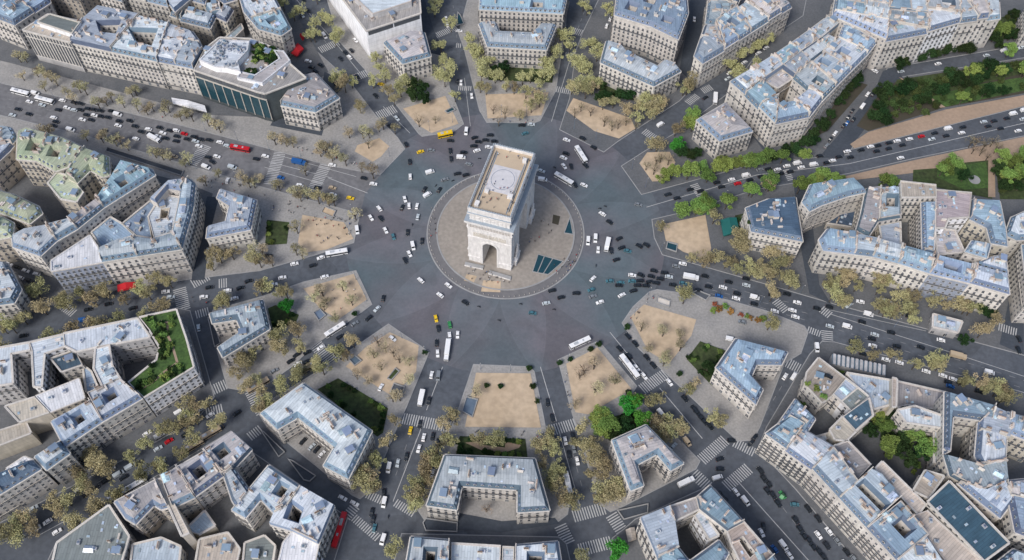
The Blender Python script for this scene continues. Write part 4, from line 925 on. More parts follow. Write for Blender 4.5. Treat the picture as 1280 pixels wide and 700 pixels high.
    def rpt(mrg=1.6):
        for _ in range(30):
            pt = Vector((rnd.uniform(min(xs), max(xs)), rnd.uniform(min(ys), max(ys))))
            if inside(pt, top) and all(inside(pt + Vector((dx, dy)), top) for dx, dy in ((mrg,0),(-mrg,0),(0,mrg),(0,-mrg))) and not any(inside(pt + Vector((dx, dy)), l) for l in toph for dx, dy in ((mrg,0),(-mrg,0),(0,mrg),(0,-mrg))) and not covered(pt, H_): return pt
        return None
    base = math.atan2(*(Vector(p[1]) - Vector(p[0])).yx)
    if style != 'G':
        kk = ar / 100.0
        plain = H_['roof'] in ('w', 'tan', 'teal')
        for name, me_, cnt in (('roof_window', SKM, kk*(2.2 if not plain else .6)), ('chimney', None, kk*(1.5 if style == 'm' else .4)), ('stair_hut', HTM, kk*.22), ('glass_lantern', GLM, kk*.16), ('ventilation_unit', UNM, kk*(.35 if style == 'm' else .8))):
            if plain and name not in ('roof_window', 'ventilation_unit'): continue
            m_ = int(cnt) + (rnd.random() < cnt % 1)
            for _ in range(min(m_, 14)):
                pt = rpt(2.3 if name in ('stair_hut', 'glass_lantern') else 1.4)
                if pt is None: continue
                x, y = P((pt.x, pt.y, ztop))
                if not (-10 < x < 1290 and -10 < y < 710): continue
                link(name, me_ or rnd.choice(CM), root, loc=(pt.x, pt.y, zf(pt) + (0.0 if name != 'chimney' else .3)), rz=base + rnd.choice((0, math.pi/2)))
    # facades: windows, balconies, dormers
    storeys = max(1, int((h - 3.6) / 3.2)); kindw = rnd.choice((0, 1, 1, 4)); sp = rnd.choice((2.6, 2.8, 3.0)); dm = rnd.choice(DM)
    bl = rnd.choice(([1, storeys-1], [2, storeys-1], [storeys-1]))
    if H_['bal'] == 2: bl = list(range(1, storeys))
    noWin = H_['roof'] == 'tan' or (H_['wall'] == 'white' and style == 'W')
    for li, l in enumerate([p] + holes):
        for i in range(len(l)):
            a, c = Vector(l[i]), Vector(l[(i+1) % len(l)]); L = (c-a).length
            if L < 3.2: continue
            d = (c-a)/L; o = Vector((d.y, -d.x)); o3 = Vector((o.x, o.y, 0)); mid = (a+c)/2
            if o3.dot(CAM - Vector((mid.x, mid.y, h))) <= 0 and o3.dot(CAM - Vector((mid.x, mid.y, h))) < -60: continue
            ang = math.atan2(-o.x, o.y)
            nb = max(1, int((L-1.0)/sp)); st_ = L/nb
            hit = [covered(a + d*(st_*(j+.5)) + o*1.0, H_) for j in range(nb)]
            T = Matrix(((d.x, o.x, 0, a.x), (d.y, o.y, 0, a.y), (0, 0, 1, 0), (0, 0, 0, 1)))
            if style == 'L':     # facade of tall metal louvres
                if i in (n-1, 0, 1, 2, 3) and seen(Vector((mid.x, mid.y, h*.6)) + o3*.3, o3):
                    lb = MB(); m_ = int(L/2.1)
                    for j in range(m_):
                        x = (j+.5)*L/m_; lb.box(x-.62, x+.62, .02, .25, 5.5, h-5.5, 0, T=T); lb.box(x-.62, x+.62, .02, .25, h-4.4, h-1.5, 0, T=T)
                    lb.box(0, L, .02, .12, 4.6, h-1.3, 1, T=T); lb.build('louvre_screen', ['iron', 'frame'], root)
                continue
            if style == 'S':     # curved glass screens of the flagship shop
                if seen(Vector((mid.x, mid.y, h*.6)) + o3*.3, o3):
                    lb = MB(); m_ = max(1, int(L/6))
                    lb.box(.2, L-.2, .02, .35, 3.5, h-6, 0, T=T); lb.box(0, L, .02, .6, h-5.6, h-5.0, 1, T=T)
                    for j in range(m_+1): x = j*L/m_; lb.box(x-.25, x+.25, .3, .75, 3, h-5.6, 1, T=T)
                    for j in range(int(L/2.4)): x = (j+.5)*2.4; lb.box(x-.7, x+.7, .02, .12, h-4.2, h-1.6, 2, T=T)
                    lb.build('glass_screen', ['pool_glass', 'parapet', 'glass'], root)
                continue
            if noWin: continue
            for s_ in range(storeys + (1 if h > 10 else 0)):
                z = 0.7 if s_ == 0 else 4.0 + (s_-1)*3.2 + .55
                if z > h - 2.4: continue
                big = s_ == 0
                for j in range(nb):
                    if hit[j] > z: continue
                    if big and j % 2: continue
                    pt = a + d*(st_*(j+.5)); q3 = Vector((pt.x, pt.y, z+1))
                    if not seen(q3 + o3*.1, o3): continue
                    link('window', WM[2] if big else WM[kindw], root, loc=(pt.x, pt.y, z), rz=ang); nwin += 1
                if s_ in bl and s_ > 0 and not all(x > z for x in hit) and li == 0 and seen(Vector((mid.x, mid.y, z)) + o3*.3, o3):
                    balc = MB(); balc.box(.3, L-.3, .02, .8, z-.55, z-.4, 1, T=T); balc.box(.3, L-.3, .72, .78, z-.4, z+.35, 0, T=T); balc.build('balcony', ['iron', 'cornice'], root)
            if mans and li == 0 and not party[i]:
                nd = max(1, int((L-2)/3.0))
                for j in range(nd):
                    pt = a + d*(1 + (L-2)*(j+.5)/nd) - o*.55; q3 = Vector((pt.x, pt.y, h+1.5))
                    if covered(pt + o*1.6, H_) > h: continue
                    if not seen(q3 + o3*1.2, o3): continue
                    link('dormer', dm, root, loc=(pt.x, pt.y, h+.35), rz=ang)
    return root
for h in HOUSES: build_house(h)
bk = {}
for h in HOUSES: bk.setdefault((h['block'], h['roof'], h['wall']), []).append(h)
for (bl, ro, wa), l in bk.items():
    l.sort(key=lambda h: (h['cen'] - C0).length)
    for i, h in enumerate(l):
        pre = '' if len(l) == 1 else ordw(i+1) + ' '; 
        h['root']['label'] = f"{pre}{ROOFN[ro]} roofed {WALLN[wa]} house out, {bl}" if len(l) > 1 else f"{ROOFN[ro]} roofed {WALLN[wa]} house, {bl}"
        if wa == 'dark': h['root']['label'] = 'dark glass shop building with roof terrace on the widest avenue'
        if h['style'] == 'L': h['root']['label'] = 'flat roofed building with dark louvred facade on the widest avenue'
        if h['style'] == 'W': h['root']['label'] = 'big building wrapped in blank white sheeting at top left of centre'
        if h['style'] == 'G': h['root']['label'] = 'white modern building with a green garden on its roof'
        if bl.startswith(('small', 'corner', 'white corner', 'bottom centre mansion', 'horseshoe', 'angled', 'left corner', 'left edge', 'pavilion', 'green corner')):
            h['root']['group'] = 'single houses around the roundabout'
def house_at(x, y, z):
    w = G(x, y, z)
    for h in HOUSES:
        if inside(w.xy, h['p']): return h
# ------------------------------------------------------------------ trees
def crown_mesh(name, rx, rz, nleaf, size, leafm, seed, lobes=14, gap=.4):
    rnd = random.Random(seed); b = MB(); cs = []
    for k in range(lobes):
        t = rnd.uniform(0, 2*math.pi); q = rnd.uniform(.15, .85); cs.append((Vector((rx*q*math.cos(t), rx*q*math.sin(t), rz*rnd.uniform(-.55, .6))), rx*rnd.uniform(.2, .46)))
    cs.append((Vector((0, 0, rz*.3)), rx*.5))
    for k in range(nleaf):
        c, r = rnd.choice(cs); d = Vector((rnd.gauss(0, 1), rnd.gauss(0, 1), rnd.gauss(0, 1))).normalized() * (r * rnd.random()**.4)
        pt = c + Vector((d.x, d.y, d.z*rz/rx*1.1)); s = size*rnd.uniform(.6, 1.3)
        u = Vector((rnd.gauss(0, 1), rnd.gauss(0, 1), rnd.gauss(0, .6))).normalized(); v = u.cross(Vector((rnd.gauss(0, 1), rnd.gauss(0, 1), rnd.gauss(0, 1)))).normalized()
        b.quad(pt - u*s - v*s*.6, pt + u*s - v*s*.6, pt + u*s*.7 + v*s*.6, pt - u*s*.7 + v*s*.6)
    me = b.mesh(name, [leafm]); return me
def trunk_mesh(h, rx, r, seed, nb=9):
    rnd = random.Random(seed); b = MB(); fork = h*.55
    b.tube((0, 0, 0), (0, 0, fork), r, r*.75, 7)
    for k in range(nb):
        t = 2*math.pi*k/nb + rnd.uniform(-.3, .3); q = rx*rnd.uniform(.4, .8); z1 = h + rnd.uniform(-.15, .35)*h*.6
        m1 = Vector((q*.45*math.cos(t), q*.45*math.sin(t), fork + (z1-fork)*.5)); e = Vector((q*math.cos(t), q*math.sin(t), z1))
        b.tube((0, 0, fork*rnd.uniform(.8, 1)), m1, r*.5, r*.3, 5); b.tube(m1, e, r*.3, r*.1, 4)
        for _ in range(3):
            e2 = m1.lerp(e, rnd.uniform(.2, .9)) + Vector((rnd.uniform(-1, 1), rnd.uniform(-1, 1), rnd.uniform(.2, 1)))*rx*.28
            b.tube(m1.lerp(e, .3), e2, r*.16, r*.06, 4)
    return b.mesh('trunk', ['bark'])
# kind: (crown radius, crown half height, centre height, leaves, leaf size, material, words)
TK = dict(o=(4.6, 3.5, 7.6, 1000, .25, 'l_olive', 'olive leaved plane tree'), O=(5.9, 4.6, 9.0, 1500, .27, 'l_olive', 'large olive leaved plane tree'), g=(5.6, 4.0, 8.0, 2500, .31, 'l_green', 'fresh green chestnut tree'),
          G=(5.0, 4.0, 8.0, 2600, .36, 'l_bright', 'bright green round tree'), d=(4.3, 3.6, 5.5, 2100, .32, 'l_dark', 'dark evergreen tree'), s=(4.2, 2.6, 6.6, 680, .21, 'l_gold', 'thin pale budding street tree'),
          k=(2.8, 2.2, 2.6, 900, .3, 'l_moss', 'low mossy green bush'), b=(4.0, 3.0, 6.4, 260, .17, 'l_brown', 'bare brownish tree'), h=(1.9, 1.2, 1.3, 420, .26, 'l_dark', 'small dark shrub'), r=(2.0, 1.1, 1.2, 420, .26, 'l_red', 'reddish flowering shrub'), y=(1.9, 1.3, 1.4, 420, .26, 'l_green', 'small green shrub'))
TP = {}
for k, (rx, rz, zc, nl, ls, lm, wd) in TK.items():
    TP[k] = [(crown_mesh('crown', rx, rz, nl, ls, lm, 11*i + ord(k)), trunk_mesh(zc, rx*.9, .32 if k not in 'hryk' else .08, 5*i + ord(k), 8 if k in 'sb' else 6)) for i in range(3)]
TREES = []
TD = {(0, 0): 's:40,380;130,450;230,490;290,540;380,530;510,560;570,585;610,530;720,600;800,600;860,640;1000,660;1060,690;60,470;170,520;320,580;450,600;640,600;920,640',
 (320, 175): 's:60,40;150,50;290,90;350,110;420,130;500,160;70,265;170,295;230,305;370,335;190,480;480,400;300,60;560,190 o:290,322;340,330 b:530,40;220,190 s:20,600;70,650;190,590',
 (0, 175): 's:210,60;390,60;470,65;540,80;600,100;740,130;810,140;890,170;1060,215;1190,235;1270,230;1000,260;1220,260 o:1090,640;1050,680;1260,640;1150,620',
 (320, 0): 'o:20,20;75,60;130,110;215,210;270,105;240,20;240,150;360,195;550,310;575,360;370,410;540,430;620,480;690,430;600,400;650,510 O:400,450;480,550;340,220;680,460;300,120 s:600,640;430,690;500,690;660,660 d:750,440;790,460;800,510;740,490;1150,350;1190,340 o:835,60;835,20;955,480;920,130;860,10 O:875,240;890,300;930,350;870,370;900,400 O:1015,190;1050,250;1080,310;1085,370 o:1080,430;1060,280;1180,370;1210,420;1250,430;1110,440 b:780,620;860,600;1150,540;1210,560;1180,600',
 (640, 0): 'o:50,370;10,380;95,400;30,450;110,370;5,560;90,470;240,220;190,130;320,20;300,0;420,10;440,40;360,190;100,490;60,520 O:210,160;170,250;140,300;150,350;340,200;380,240;290,290;330,310;350,370;300,390;260,410;330,430 d:400,400;440,450;500,440;540,450;410,370 O:640,450;620,490;540,510;840,390;670,500 o:470,480;720,480;660,530;590,560;420,490 b:310,510;360,530;430,580;500,590;470,600;540,570;590,590;280,540 O:1040,250;1100,220 o:1150,180;1200,150;1240,130;1180,260;1100,300;1070,270 g:870,540;850,570 O:790,600;700,680 G:800,680',
 (640, 175): 'g:780,120;860,120;940,90;1000,80;1050,70;1090,60;1140,50;1200,40;960,130;830,310;910,300;950,290;1060,260;1190,195;980,280;740,140;1250,30 d:820,20;870,30;900,20 b:650,90;720,50;700,60;760,60;690,110 O:1140,440;1140,470 o:1000,340;1260,160;1020,540;1070,560;990,530;1180,560;1240,580;900,540;960,560;740,390;1130,590;1200,600',
 (960, 175): 'g:0,160;50,20;150,0;140,170;200,140;250,110;300,125;600,120;560,130;230,160 o:30,610;90,620;120,650;375,640;560,660;590,600;650,690;450,650;700,690;330,640 O:20,500;380,580;570,620;60,560;420,600',
 (960, 350): 'O:370,20;30,10;1090,150;330,0;1180,440 o:640,80;600,70;740,100;830,10;900,20;960,30;1000,40;1150,90;450,260;640,290;760,330;840,300;880,330;1090,410;1200,490;1140,420;700,60;1000,400;560,40;20,160;1240,470;540,290 y:330,410;370,440;350,420;260,480;300,520;220,460;240,500;380,390 g:590,600;620,650;600,630 d:640,600;700,600;1000,200;1080,40;1130,60',
 (640, 350): 'O:870,40 b:660,200;380,430;360,450 s:770,220;860,230;860,290;790,340;780,370;700,300;430,400;540,470;440,520;590,560;340,600 o:900,510;930,480;1070,660;1030,640;720,570;760,550;870,690;800,650;760,680 G:605,600;680,670;630,580 g:500,660;480,690 h:980,390;940,350;1000,400;1050,340;980,300;960,420;900,350 d:1000,390;590,680 r:1040,100;1100,110;1200,140;1150,125;1020,80;1240,150 y:1010,110;1070,90;1180,130;1260,140 h:130,525;150,600;255,400;305,380;405,325;450,300;580,210;610,540;855,430;110,440',
 (640, 525): 'o:380,20;360,90;440,90;430,170;500,190;490,240;440,250;480,330;480,360;220,60;200,90;240,140;190,200;310,380;350,390;270,310;820,20;870,10;790,60;410,660;160,120 O:550,340;530,350;560,300;240,280;250,230;400,110;460,140 G:590,630 g:510,10;480,20 d:560,20;600,20;540,50',
 (320, 525): 'o:720,20;690,130;650,230;980,100;930,170;900,200;820,400;870,370;1240,95;1150,95;970,30 O:590,290;600,340;560,320;930,220;890,300;840,340;850,430;730,670;880,250 h:1040,120;1050,170;1060,140;1270,110;1100,170;1180,170 b:1200,440',
 (320, 350): 'b:620,330;700,380;640,450;730,410;660,360 s:600,390;580,520;780,510;740,600;780,420;520,500;350,130;400,215;430,60;340,160;480,130;1120,560;290,120;330,90 O:495,330;320,440;230,510;150,560;80,650;110,320;210,290;110,370 o:430,400;50,600;230,370;20,90;120,100;0,400;20,540;1000,680;400,380;350,480;60,680;250,480 G:160,170 h:1180,535;1250,535;860,380;505,200;30,200;60,220;60,270;20,230',
 (0, 350): 'o:120,290;60,250;20,340;400,155;470,180;620,170;700,120;770,60;830,190;720,235;600,270;370,335;960,680;1060,680;530,150;440,180;740,140;1200,520 O:180,150;210,230;320,200;310,170;510,120;840,70;1100,160;240,390;10,430;490,305;1230,450;1260,570;60,330;1130,150;260,370',
 (0, 525): 'o:960,40;1000,60;950,80;820,120;870,100;760,190;690,250;850,300;940,230;640,440;1000,160;320,510;150,610 O:540,300;450,390;370,490;180,590;100,670;30,650;1130,60;740,350;520,510;430,590;510,270;570,320;430,360;480,410;340,530;200,640;140,660'}
for (ox, oy), s in TD.items():
    for grp in s.split():
        k, l = grp.split(':')
        for q in l.split(';'):
            x, y = q.split(','); TREES.append((k, ox + float(x)/4, oy + float(y)/4))
# woods of the gardens and scattered bushes of the courts
for k, s in (('k', '1085,95 1100,100 1115,108 1130,105 1140,112 1150,98 1092,118 1110,122 1170,100 1190,92 1210,86 1180,104 1240,75 1140,80 1155,84 1170,78 1185,74 1230,66 1100,86'),
             ('k', '1140,100 1148,118 1160,106 1128,118 1134,95 1160,110 1205,98'), ('g', '1195,96 1210,60 1240,60 1270,58'),
             ('d', '1118,92 1126,88 1150,92 1160,88 1175,68 1088,112 1095,125 1100,130 1062,75 1050,90 1058,84 1040,108 1045,100 1030,125 1160,42 1150,44 1172,40 1190,36 1140,48 1200,36 1120,56 1112,58 1230,20 1240,10 1250,2 1250,18 1236,28'),
             ('g', '1236,12 1248,8 1262,14 1190,180 1180,186 1246,170 1262,176 1272,166 1250,190 1270,188'), ('b', '1215,150 1225,155 1235,150 1222,162 1212,160 1230,168 1240,158 1208,152'),
             ('d', '1200,196 1240,186 1270,205 1250,205 1285,200 1115,510 1120,530 1128,540 1135,525 1150,520 1165,535 1172,525 1160,545 1110,500 1145,555'),
             ('y', '1120,505 1125,520 1140,535 1155,550 1170,548 1160,520 1150,508 1175,540 1108,515'), ('g', '1120,540 1170,535 1160,505'), ('d', '1010,150 1000,160 985,168 1010,160 1020,140 990,172 975,172 960,180')):
    for q in s.split(): x, y = q.split(','); TREES.append((k, float(x), float(y)))
SNP = [inset(ccw(GP(q)), [-3]*len(pts(q))) for q in SANDS]
xr = random.Random(21); NT0 = len(TREES)
for k, x, y in list(TREES):
    if k in 'oOs' and not any(inside(G(x, y, 6).xy, sp) for sp in SNP) and xr.random() < (.42 if k != 's' else .6) and 0 < x < 1280 and y > 0:
        TREES.append((k if k == 's' else 'o', x + xr.choice((-1, 1))*xr.uniform(5, 9), y + xr.uniform(-5, 5)))
    if k == 'g' and xr.random() < .35: TREES.append((k, x + xr.uniform(-7, 7), y + xr.uniform(-4, 4)))
PARK = [ccw(GP('1125,82 1280,50 1290,84 1172,108 1100,125')), ccw(GP('1240,180 1290,166 1290,218 1245,222')), ccw(GP('1085,100 1112,84 1160,112 1077,142')), ccw(GP('1236,0 1262,-8 1262,22 1232,26'))]
for pk, cnt in zip(PARK, (40, 6, 22, 6)):
    xs = [q[0] for q in pk]; ys = [q[1] for q in pk]
    for _ in range(cnt*3):
        w = Vector((xr.uniform(min(xs), max(xs)), xr.uniform(min(ys), max(ys))))
        if inside(w, pk) and cnt > 0: cnt -= 1; x, y = P((w.x, w.y, 5)); TREES.append((xr.choice('kdkkdk'), x, y))
for m_, s_ in LAWNS[1:9]:
    lp = inset(ccw(GP(s_)), [1.6]*len(pts(s_)))
    for i in range(len(lp)):
        a, c = lp[i], lp[(i+1) % len(lp)]; L = (c-a).length
        for j in range(int(L/3.4)):
            if xr.random() < .5: x, y = P((*(a.lerp(c, (j+.5)/(L/3.4))), 1.2)); TREES.append((xr.choice('hhhy'), x, y))
ritems = []
TNAME = dict(o='plane_tree', O='plane_tree', g='chestnut_tree', G='lime_tree', d='evergreen_tree', s='street_tree', b='bare_tree', h='shrub', r='flowering_shrub', y='shrub', k='bush')
PVT = [inset(ccw(GP(q)), [-2.5]*len(pts(q))) for q in PAVES.values()] + [ccw(GP('1035,385 1290,452 1290,462 1035,402')), ccw(GP('940,575 960,560 1090,690 1060,720')), ccw(GP('880,560 900,540 960,590 930,610'))]
def P_depth(w): return (w[1] + CD)*ct - (w[2] - CH)*st
def crowd_out(lst, keep, name, label, cat):
    """keep the nearest objects as individuals, join the rest into one mesh"""
    lst = sorted(lst, key=lambda t: t[1])
    rest = lst[keep:]
    if not rest: return
    bpy.context.view_layer.update()
    vs, fs, ms, mats, off = [], [], [], [], 0
    dead = []
    for o, _ in rest:
        for q in [o] + list(o.children):
            dead.append(q)
            if q.type != 'MESH': continue
            me = q.data; n = len(me.vertices); co = np.empty(n*3, 'f'); me.vertices.foreach_get('co', co); mw = np.array(q.matrix_world)
            co = co.reshape(-1, 3) @ mw[:3, :3].T + mw[:3, 3]; vs.append(co)
            for m in me.materials:
                if m not in mats: mats.append(m)
            mp = [mats.index(m) for m in me.materials]
            for p in me.polygons: fs.append(tuple(v + off for v in p.vertices)); ms.append(mp[p.material_index])
            off += n
    me = bpy.data.meshes.new(name); me.from_pydata(np.concatenate(vs).tolist(), [], fs)
    for m in mats: me.materials.append(m)
    me.polygons.foreach_set('material_index', ms); me.update()
    link(name, me, label=label, cat=cat, kind='stuff')
    for q in dead: bpy.data.objects.remove(q)
GRP = dict(o='plane trees lining the avenues', O='plane trees lining the avenues', g='fresh green trees', G='bright green round trees', d='dark evergreens', s='budding street trees', b='bare trees', h='small shrubs', r='flowering shrubs', y='small shrubs', k='low bushes in the park')
rt = random.Random(99)
def bare_ground(w):
    for h in HOUSES:
        b0 = h['bb']
        if b0[0] < w.x < b0[1] and b0[2] < w.y < b0[3] and inside(w.xy, h['p']): return h['h'] - .5
    return .25
for ti, (k, x, y) in enumerate(TREES):
    rx, rz, zc, nl, ls, lm, wd = TK[k]; w = G(x, y, zc); g = bare_ground(w)
    if g > 1:
        if k not in 'hrydgGk': 
            w = G(x, y + 6, zc); g = bare_ground(w)
            if g > 1: continue
        else:
            w = G(x, y, g + zc*.6); g = bare_ground(w)
    if ti >= NT0 and g < 1 and not any(inside(w.xy, pp) for pp in PVT): continue
    s = rt.uniform(.82, 1.12) * (.55 if g > 1 and k in 'dgG' else 1)
    c, t = rt.choice(TP[k])
    root = link(TNAME[k], None, loc=(w.x, w.y, g), rz=rt.uniform(0, 6.28), sc=(s, s, s*rt.uniform(.9, 1.1)), cat='tree' if k not in 'hryk' else 'shrub', group=GRP[k])
    link('trunk' if k not in 'hryk' else 'stem', t, root); link('crown', c, root, loc=(0, 0, zc)); ritems.append((root, wd, w))
numbered(ritems)
crowd_out([(o, P_depth(w)) for o, wd, w in ritems if o.name.startswith('plane_tree')], 300, 'distant_plane_trees', 'plane trees too many to count filling the far avenues', 'trees')
# roof garden of the white modern building and other planted roofs
rg = random.Random(5); its = []
for x, y, k in [(196+rg.uniform(-12, 22), 428+rg.uniform(-12, 40), rg.choice('hyhydy')) for _ in range(90)] + [(200+rg.uniform(-22, 40), 490+rg.uniform(-14, 22), rg.choice('hyyh')) for _ in range(60)] + [(318+rg.uniform(-12, 16), 78+rg.uniform(-12, 16), rg.choice('hhyd')) for _ in range(70)] + [(303+rg.uniform(-6, 6), 104+rg.uniform(-3, 3), 'h') for _ in range(14)] + [(x, 68+(x-20)*.22, 'h') for x in range(18, 76, 3)]:
    h = house_at(x, y, 21.5) if y > 200 else house_at(x, y, 25)
    if not h or h['style'] not in 'GSL': continue
    w = G(x, y, h['h']); 
    if not inside(w.xy, inset(h['p'], [1.5]*len(h['p']))): continue
    if h['style'] == 'G' and (abs((x-222) - (y-450)*.45) < 3): continue
    c, t = rg.choice(TP['y' if k == 'y' else 'h']); s = rg.uniform(.7, 1.15)
    root = link('shrub', None, loc=(w.x, w.y, h['h'] - .5), rz=rg.uniform(0, 6), sc=s, cat='shrub', group='shrubs on planted roof terraces',
                label={'G': 'low shrub among many in the green roof garden', 'S': 'dark shrub on the shop building roof terrace', 'L': 'clipped shrub in the hedge edging the louvred building roof'}[h['style']])
    link('stem', t, root); link('crown', c, root, loc=(0, 0, 1.2))
# ------------------------------------------------------------------ vehicles
def car_parts(L=4.4, W=1.8, Hh=1.45, kind='car'):
    """returns (body MB, glass MB); nose points to +X"""
    b, g = MB(), MB()
    if kind == 'car':
        prof = [(-L/2, .35), (-L/2, .85), (-L/2+.25, .98), (L/2-1.2, .95), (L/2-.15, .78), (L/2, .55), (L/2, .3)]
        cab = [(-L/2+.5, .96), (-L/2+.9, Hh), (.42, Hh), (L/2-1.3, .95)]
    else: prof = cab = None
    def extr(mb, pr, w, taper=.0, m=0):
        n = len(pr)
        lo = [(x, -w, z) for x, z in pr]; hi = [(x, w, z) for x, z in pr]
        zz = [z for _, z in pr]; z0, z1 = min(zz), max(zz)
        f = lambda z: 1 - taper*(z-z0)/max(.01, z1-z0)
        lo = [(x, y*f(z), z) for x, y, z in lo]; hi = [(x, y*f(z), z) for x, y, z in hi]
        for i in range(n):
            j = (i+1) % n; mb.quad(lo[i], lo[j], hi[j], hi[i], m)
        mb.poly(list(reversed(lo)), m); mb.poly(hi, m)
    if kind == 'car':
        extr(b, list(reversed(prof)), W/2, .06)
        roof = [(-L/2+.8, Hh-.06), (-L/2+.92, Hh+.05), (.40, Hh+.05), (.52, Hh-.06)]
        extr(g, list(reversed(cab)), W/2-.1, .13); extr(b, list(reversed(roof)), (W/2-.1)*.93, .02)
        for s in (-1, 1): b.box(L/2-.06, L/2+.02, s*.62-.16, s*.62+.16, .6, .74, 1); b.box(-L/2-.02, -L/2+.04, s*.68-.12, s*.68+.12, .7, .86, 2)
    elif kind in ('van', 'truck', 'bus', 'coach'):
        if kind == 'van':
            pr = [(-L/2, .4), (-L/2, Hh-.1), (-L/2+.1, Hh), (L/2-1.5, Hh), (L/2-.8, 1.25), (L/2-.1, 1.0), (L/2, .4)]
            extr(b, list(reversed(pr)), W/2, .05); g.poly([(L/2-1.42, -W*.42, Hh-.08), (L/2-.80, -W*.44, 1.30), (L/2-.80, W*.44, 1.30), (L/2-1.42, W*.42, Hh-.08)])
            for s in (-1, 1): g.box(L/2-2.1, L/2-1.3, s*W*.5-.03, s*W*.5+.02, 1.2, Hh-.35)
        elif kind == 'truck':
            b.box(-L/2, L/2-2.1, -W/2, W/2, .9, Hh, 0); b.box(-L/2, L/2, -W*.35, W*.35, .5, .9, 3); b.box(L/2-1.95, L/2, -W/2+.08, W/2-.08, .6, Hh*.8, 0)
            g.box(L/2-.2, L/2+.02, -W*.42, W*.42, Hh*.45, Hh*.72)
        else:
            b.box(-L/2, L/2, -W/2, W/2, .35, 1.15, 0); b.box(-L/2, L/2, -W/2+.02, W/2-.02, 2.35, Hh-.12, 0); b.box(-L/2+.3, L/2-.3, -W/2+.2, W/2-.2, Hh-.12, Hh, 0)
            g.box(-L/2+.02, L/2-.02, -W/2+.03, W/2-.03, 1.15, 2.35); b.box(-L*.3, -L*.1, -.7, .7, Hh, Hh+.25, 4); b.box(L*.12, L*.2, -.5, .5, Hh, Hh+.1, 4)
    wr = .34 if kind in ('car', 'van') else .48
    for sx in (-.31, .31):
        for s in (-1, 1): b.tube((sx*L, s*(W/2-.24), wr), (sx*L, s*(W/2+.01), wr), wr, wr, 10, 3)
    return b, g
VS = dict(c=('car', 4.4, 1.8, 1.45), v=('van', 5.3, 2.0, 2.2), t=('truck', 8.5, 2.5, 3.2), B=('bus', 12, 2.55, 3.1), q=('coach', 12.5, 2.55, 3.4))
def clean(mb):
    me = mb
    bm = bmesh.new(); bm.from_mesh(me); bmesh.ops.remove_doubles(bm, verts=bm.verts, dist=1e-5); bmesh.ops.recalc_face_normals(bm, faces=bm.faces); bm.to_mesh(me); bm.free(); return me
VM = {}
def vmesh(k, c):
    if (k, c) not in VM:
        kd, L, W, Hh = VS[k]
        b, g = car_parts(L, W, Hh, kd)
        VM[(k, c)] = (clean(b.mesh(kd, ['c_' + c, 'frame', 'lamp', 'tyre', 'metalbox'])), clean(g.mesh('windows', ['carglass'])))
    return VM[(k, c)]
def heading(x, y, a, z=.5):
    p, q = G(x, y, z), G(x + 4*math.cos(R(a)), y + 4*math.sin(R(a)), z); return math.atan2(q.y - p.y, q.x - p.x)
vit = []; placed = []
def V(k, c, x, y, a, L=None):
    w = G(x, y, .7)
    for p in placed:
        if (p - w.xy).length < 2.0: return
    placed.append(w.xy.copy())
    body, glass = vmesh(k, c); kd = VS[k][0]
    z = .01
    for pp in PVW:
        if inside(w.xy, pp): z = .28; break
    if bare_ground(w) > 1:
        z = bare_ground(w) + .02
    o = link(kd if kd != 'car' else 'car', body, loc=(w.x, w.y, z), rz=heading(x, y, a) + (math.pi if rv.random() < .3 and k == 'c' else 0), cat=kd, group={'car': 'cars on the roads', 'van': 'vans on the roads', 'truck': 'trucks on the roads', 'bus': 'city buses', 'coach': 'tourist coaches'}[kd])
    if L: o.scale = (L / VS[k][1], 1, 1)
    link('windows', glass, o); vit.append((o, f'{CARC[c][0]} {kd}', w)); return o
rv = random.Random(3)
PVW = [ccw(GP(s)) for s in PAVES.values()]
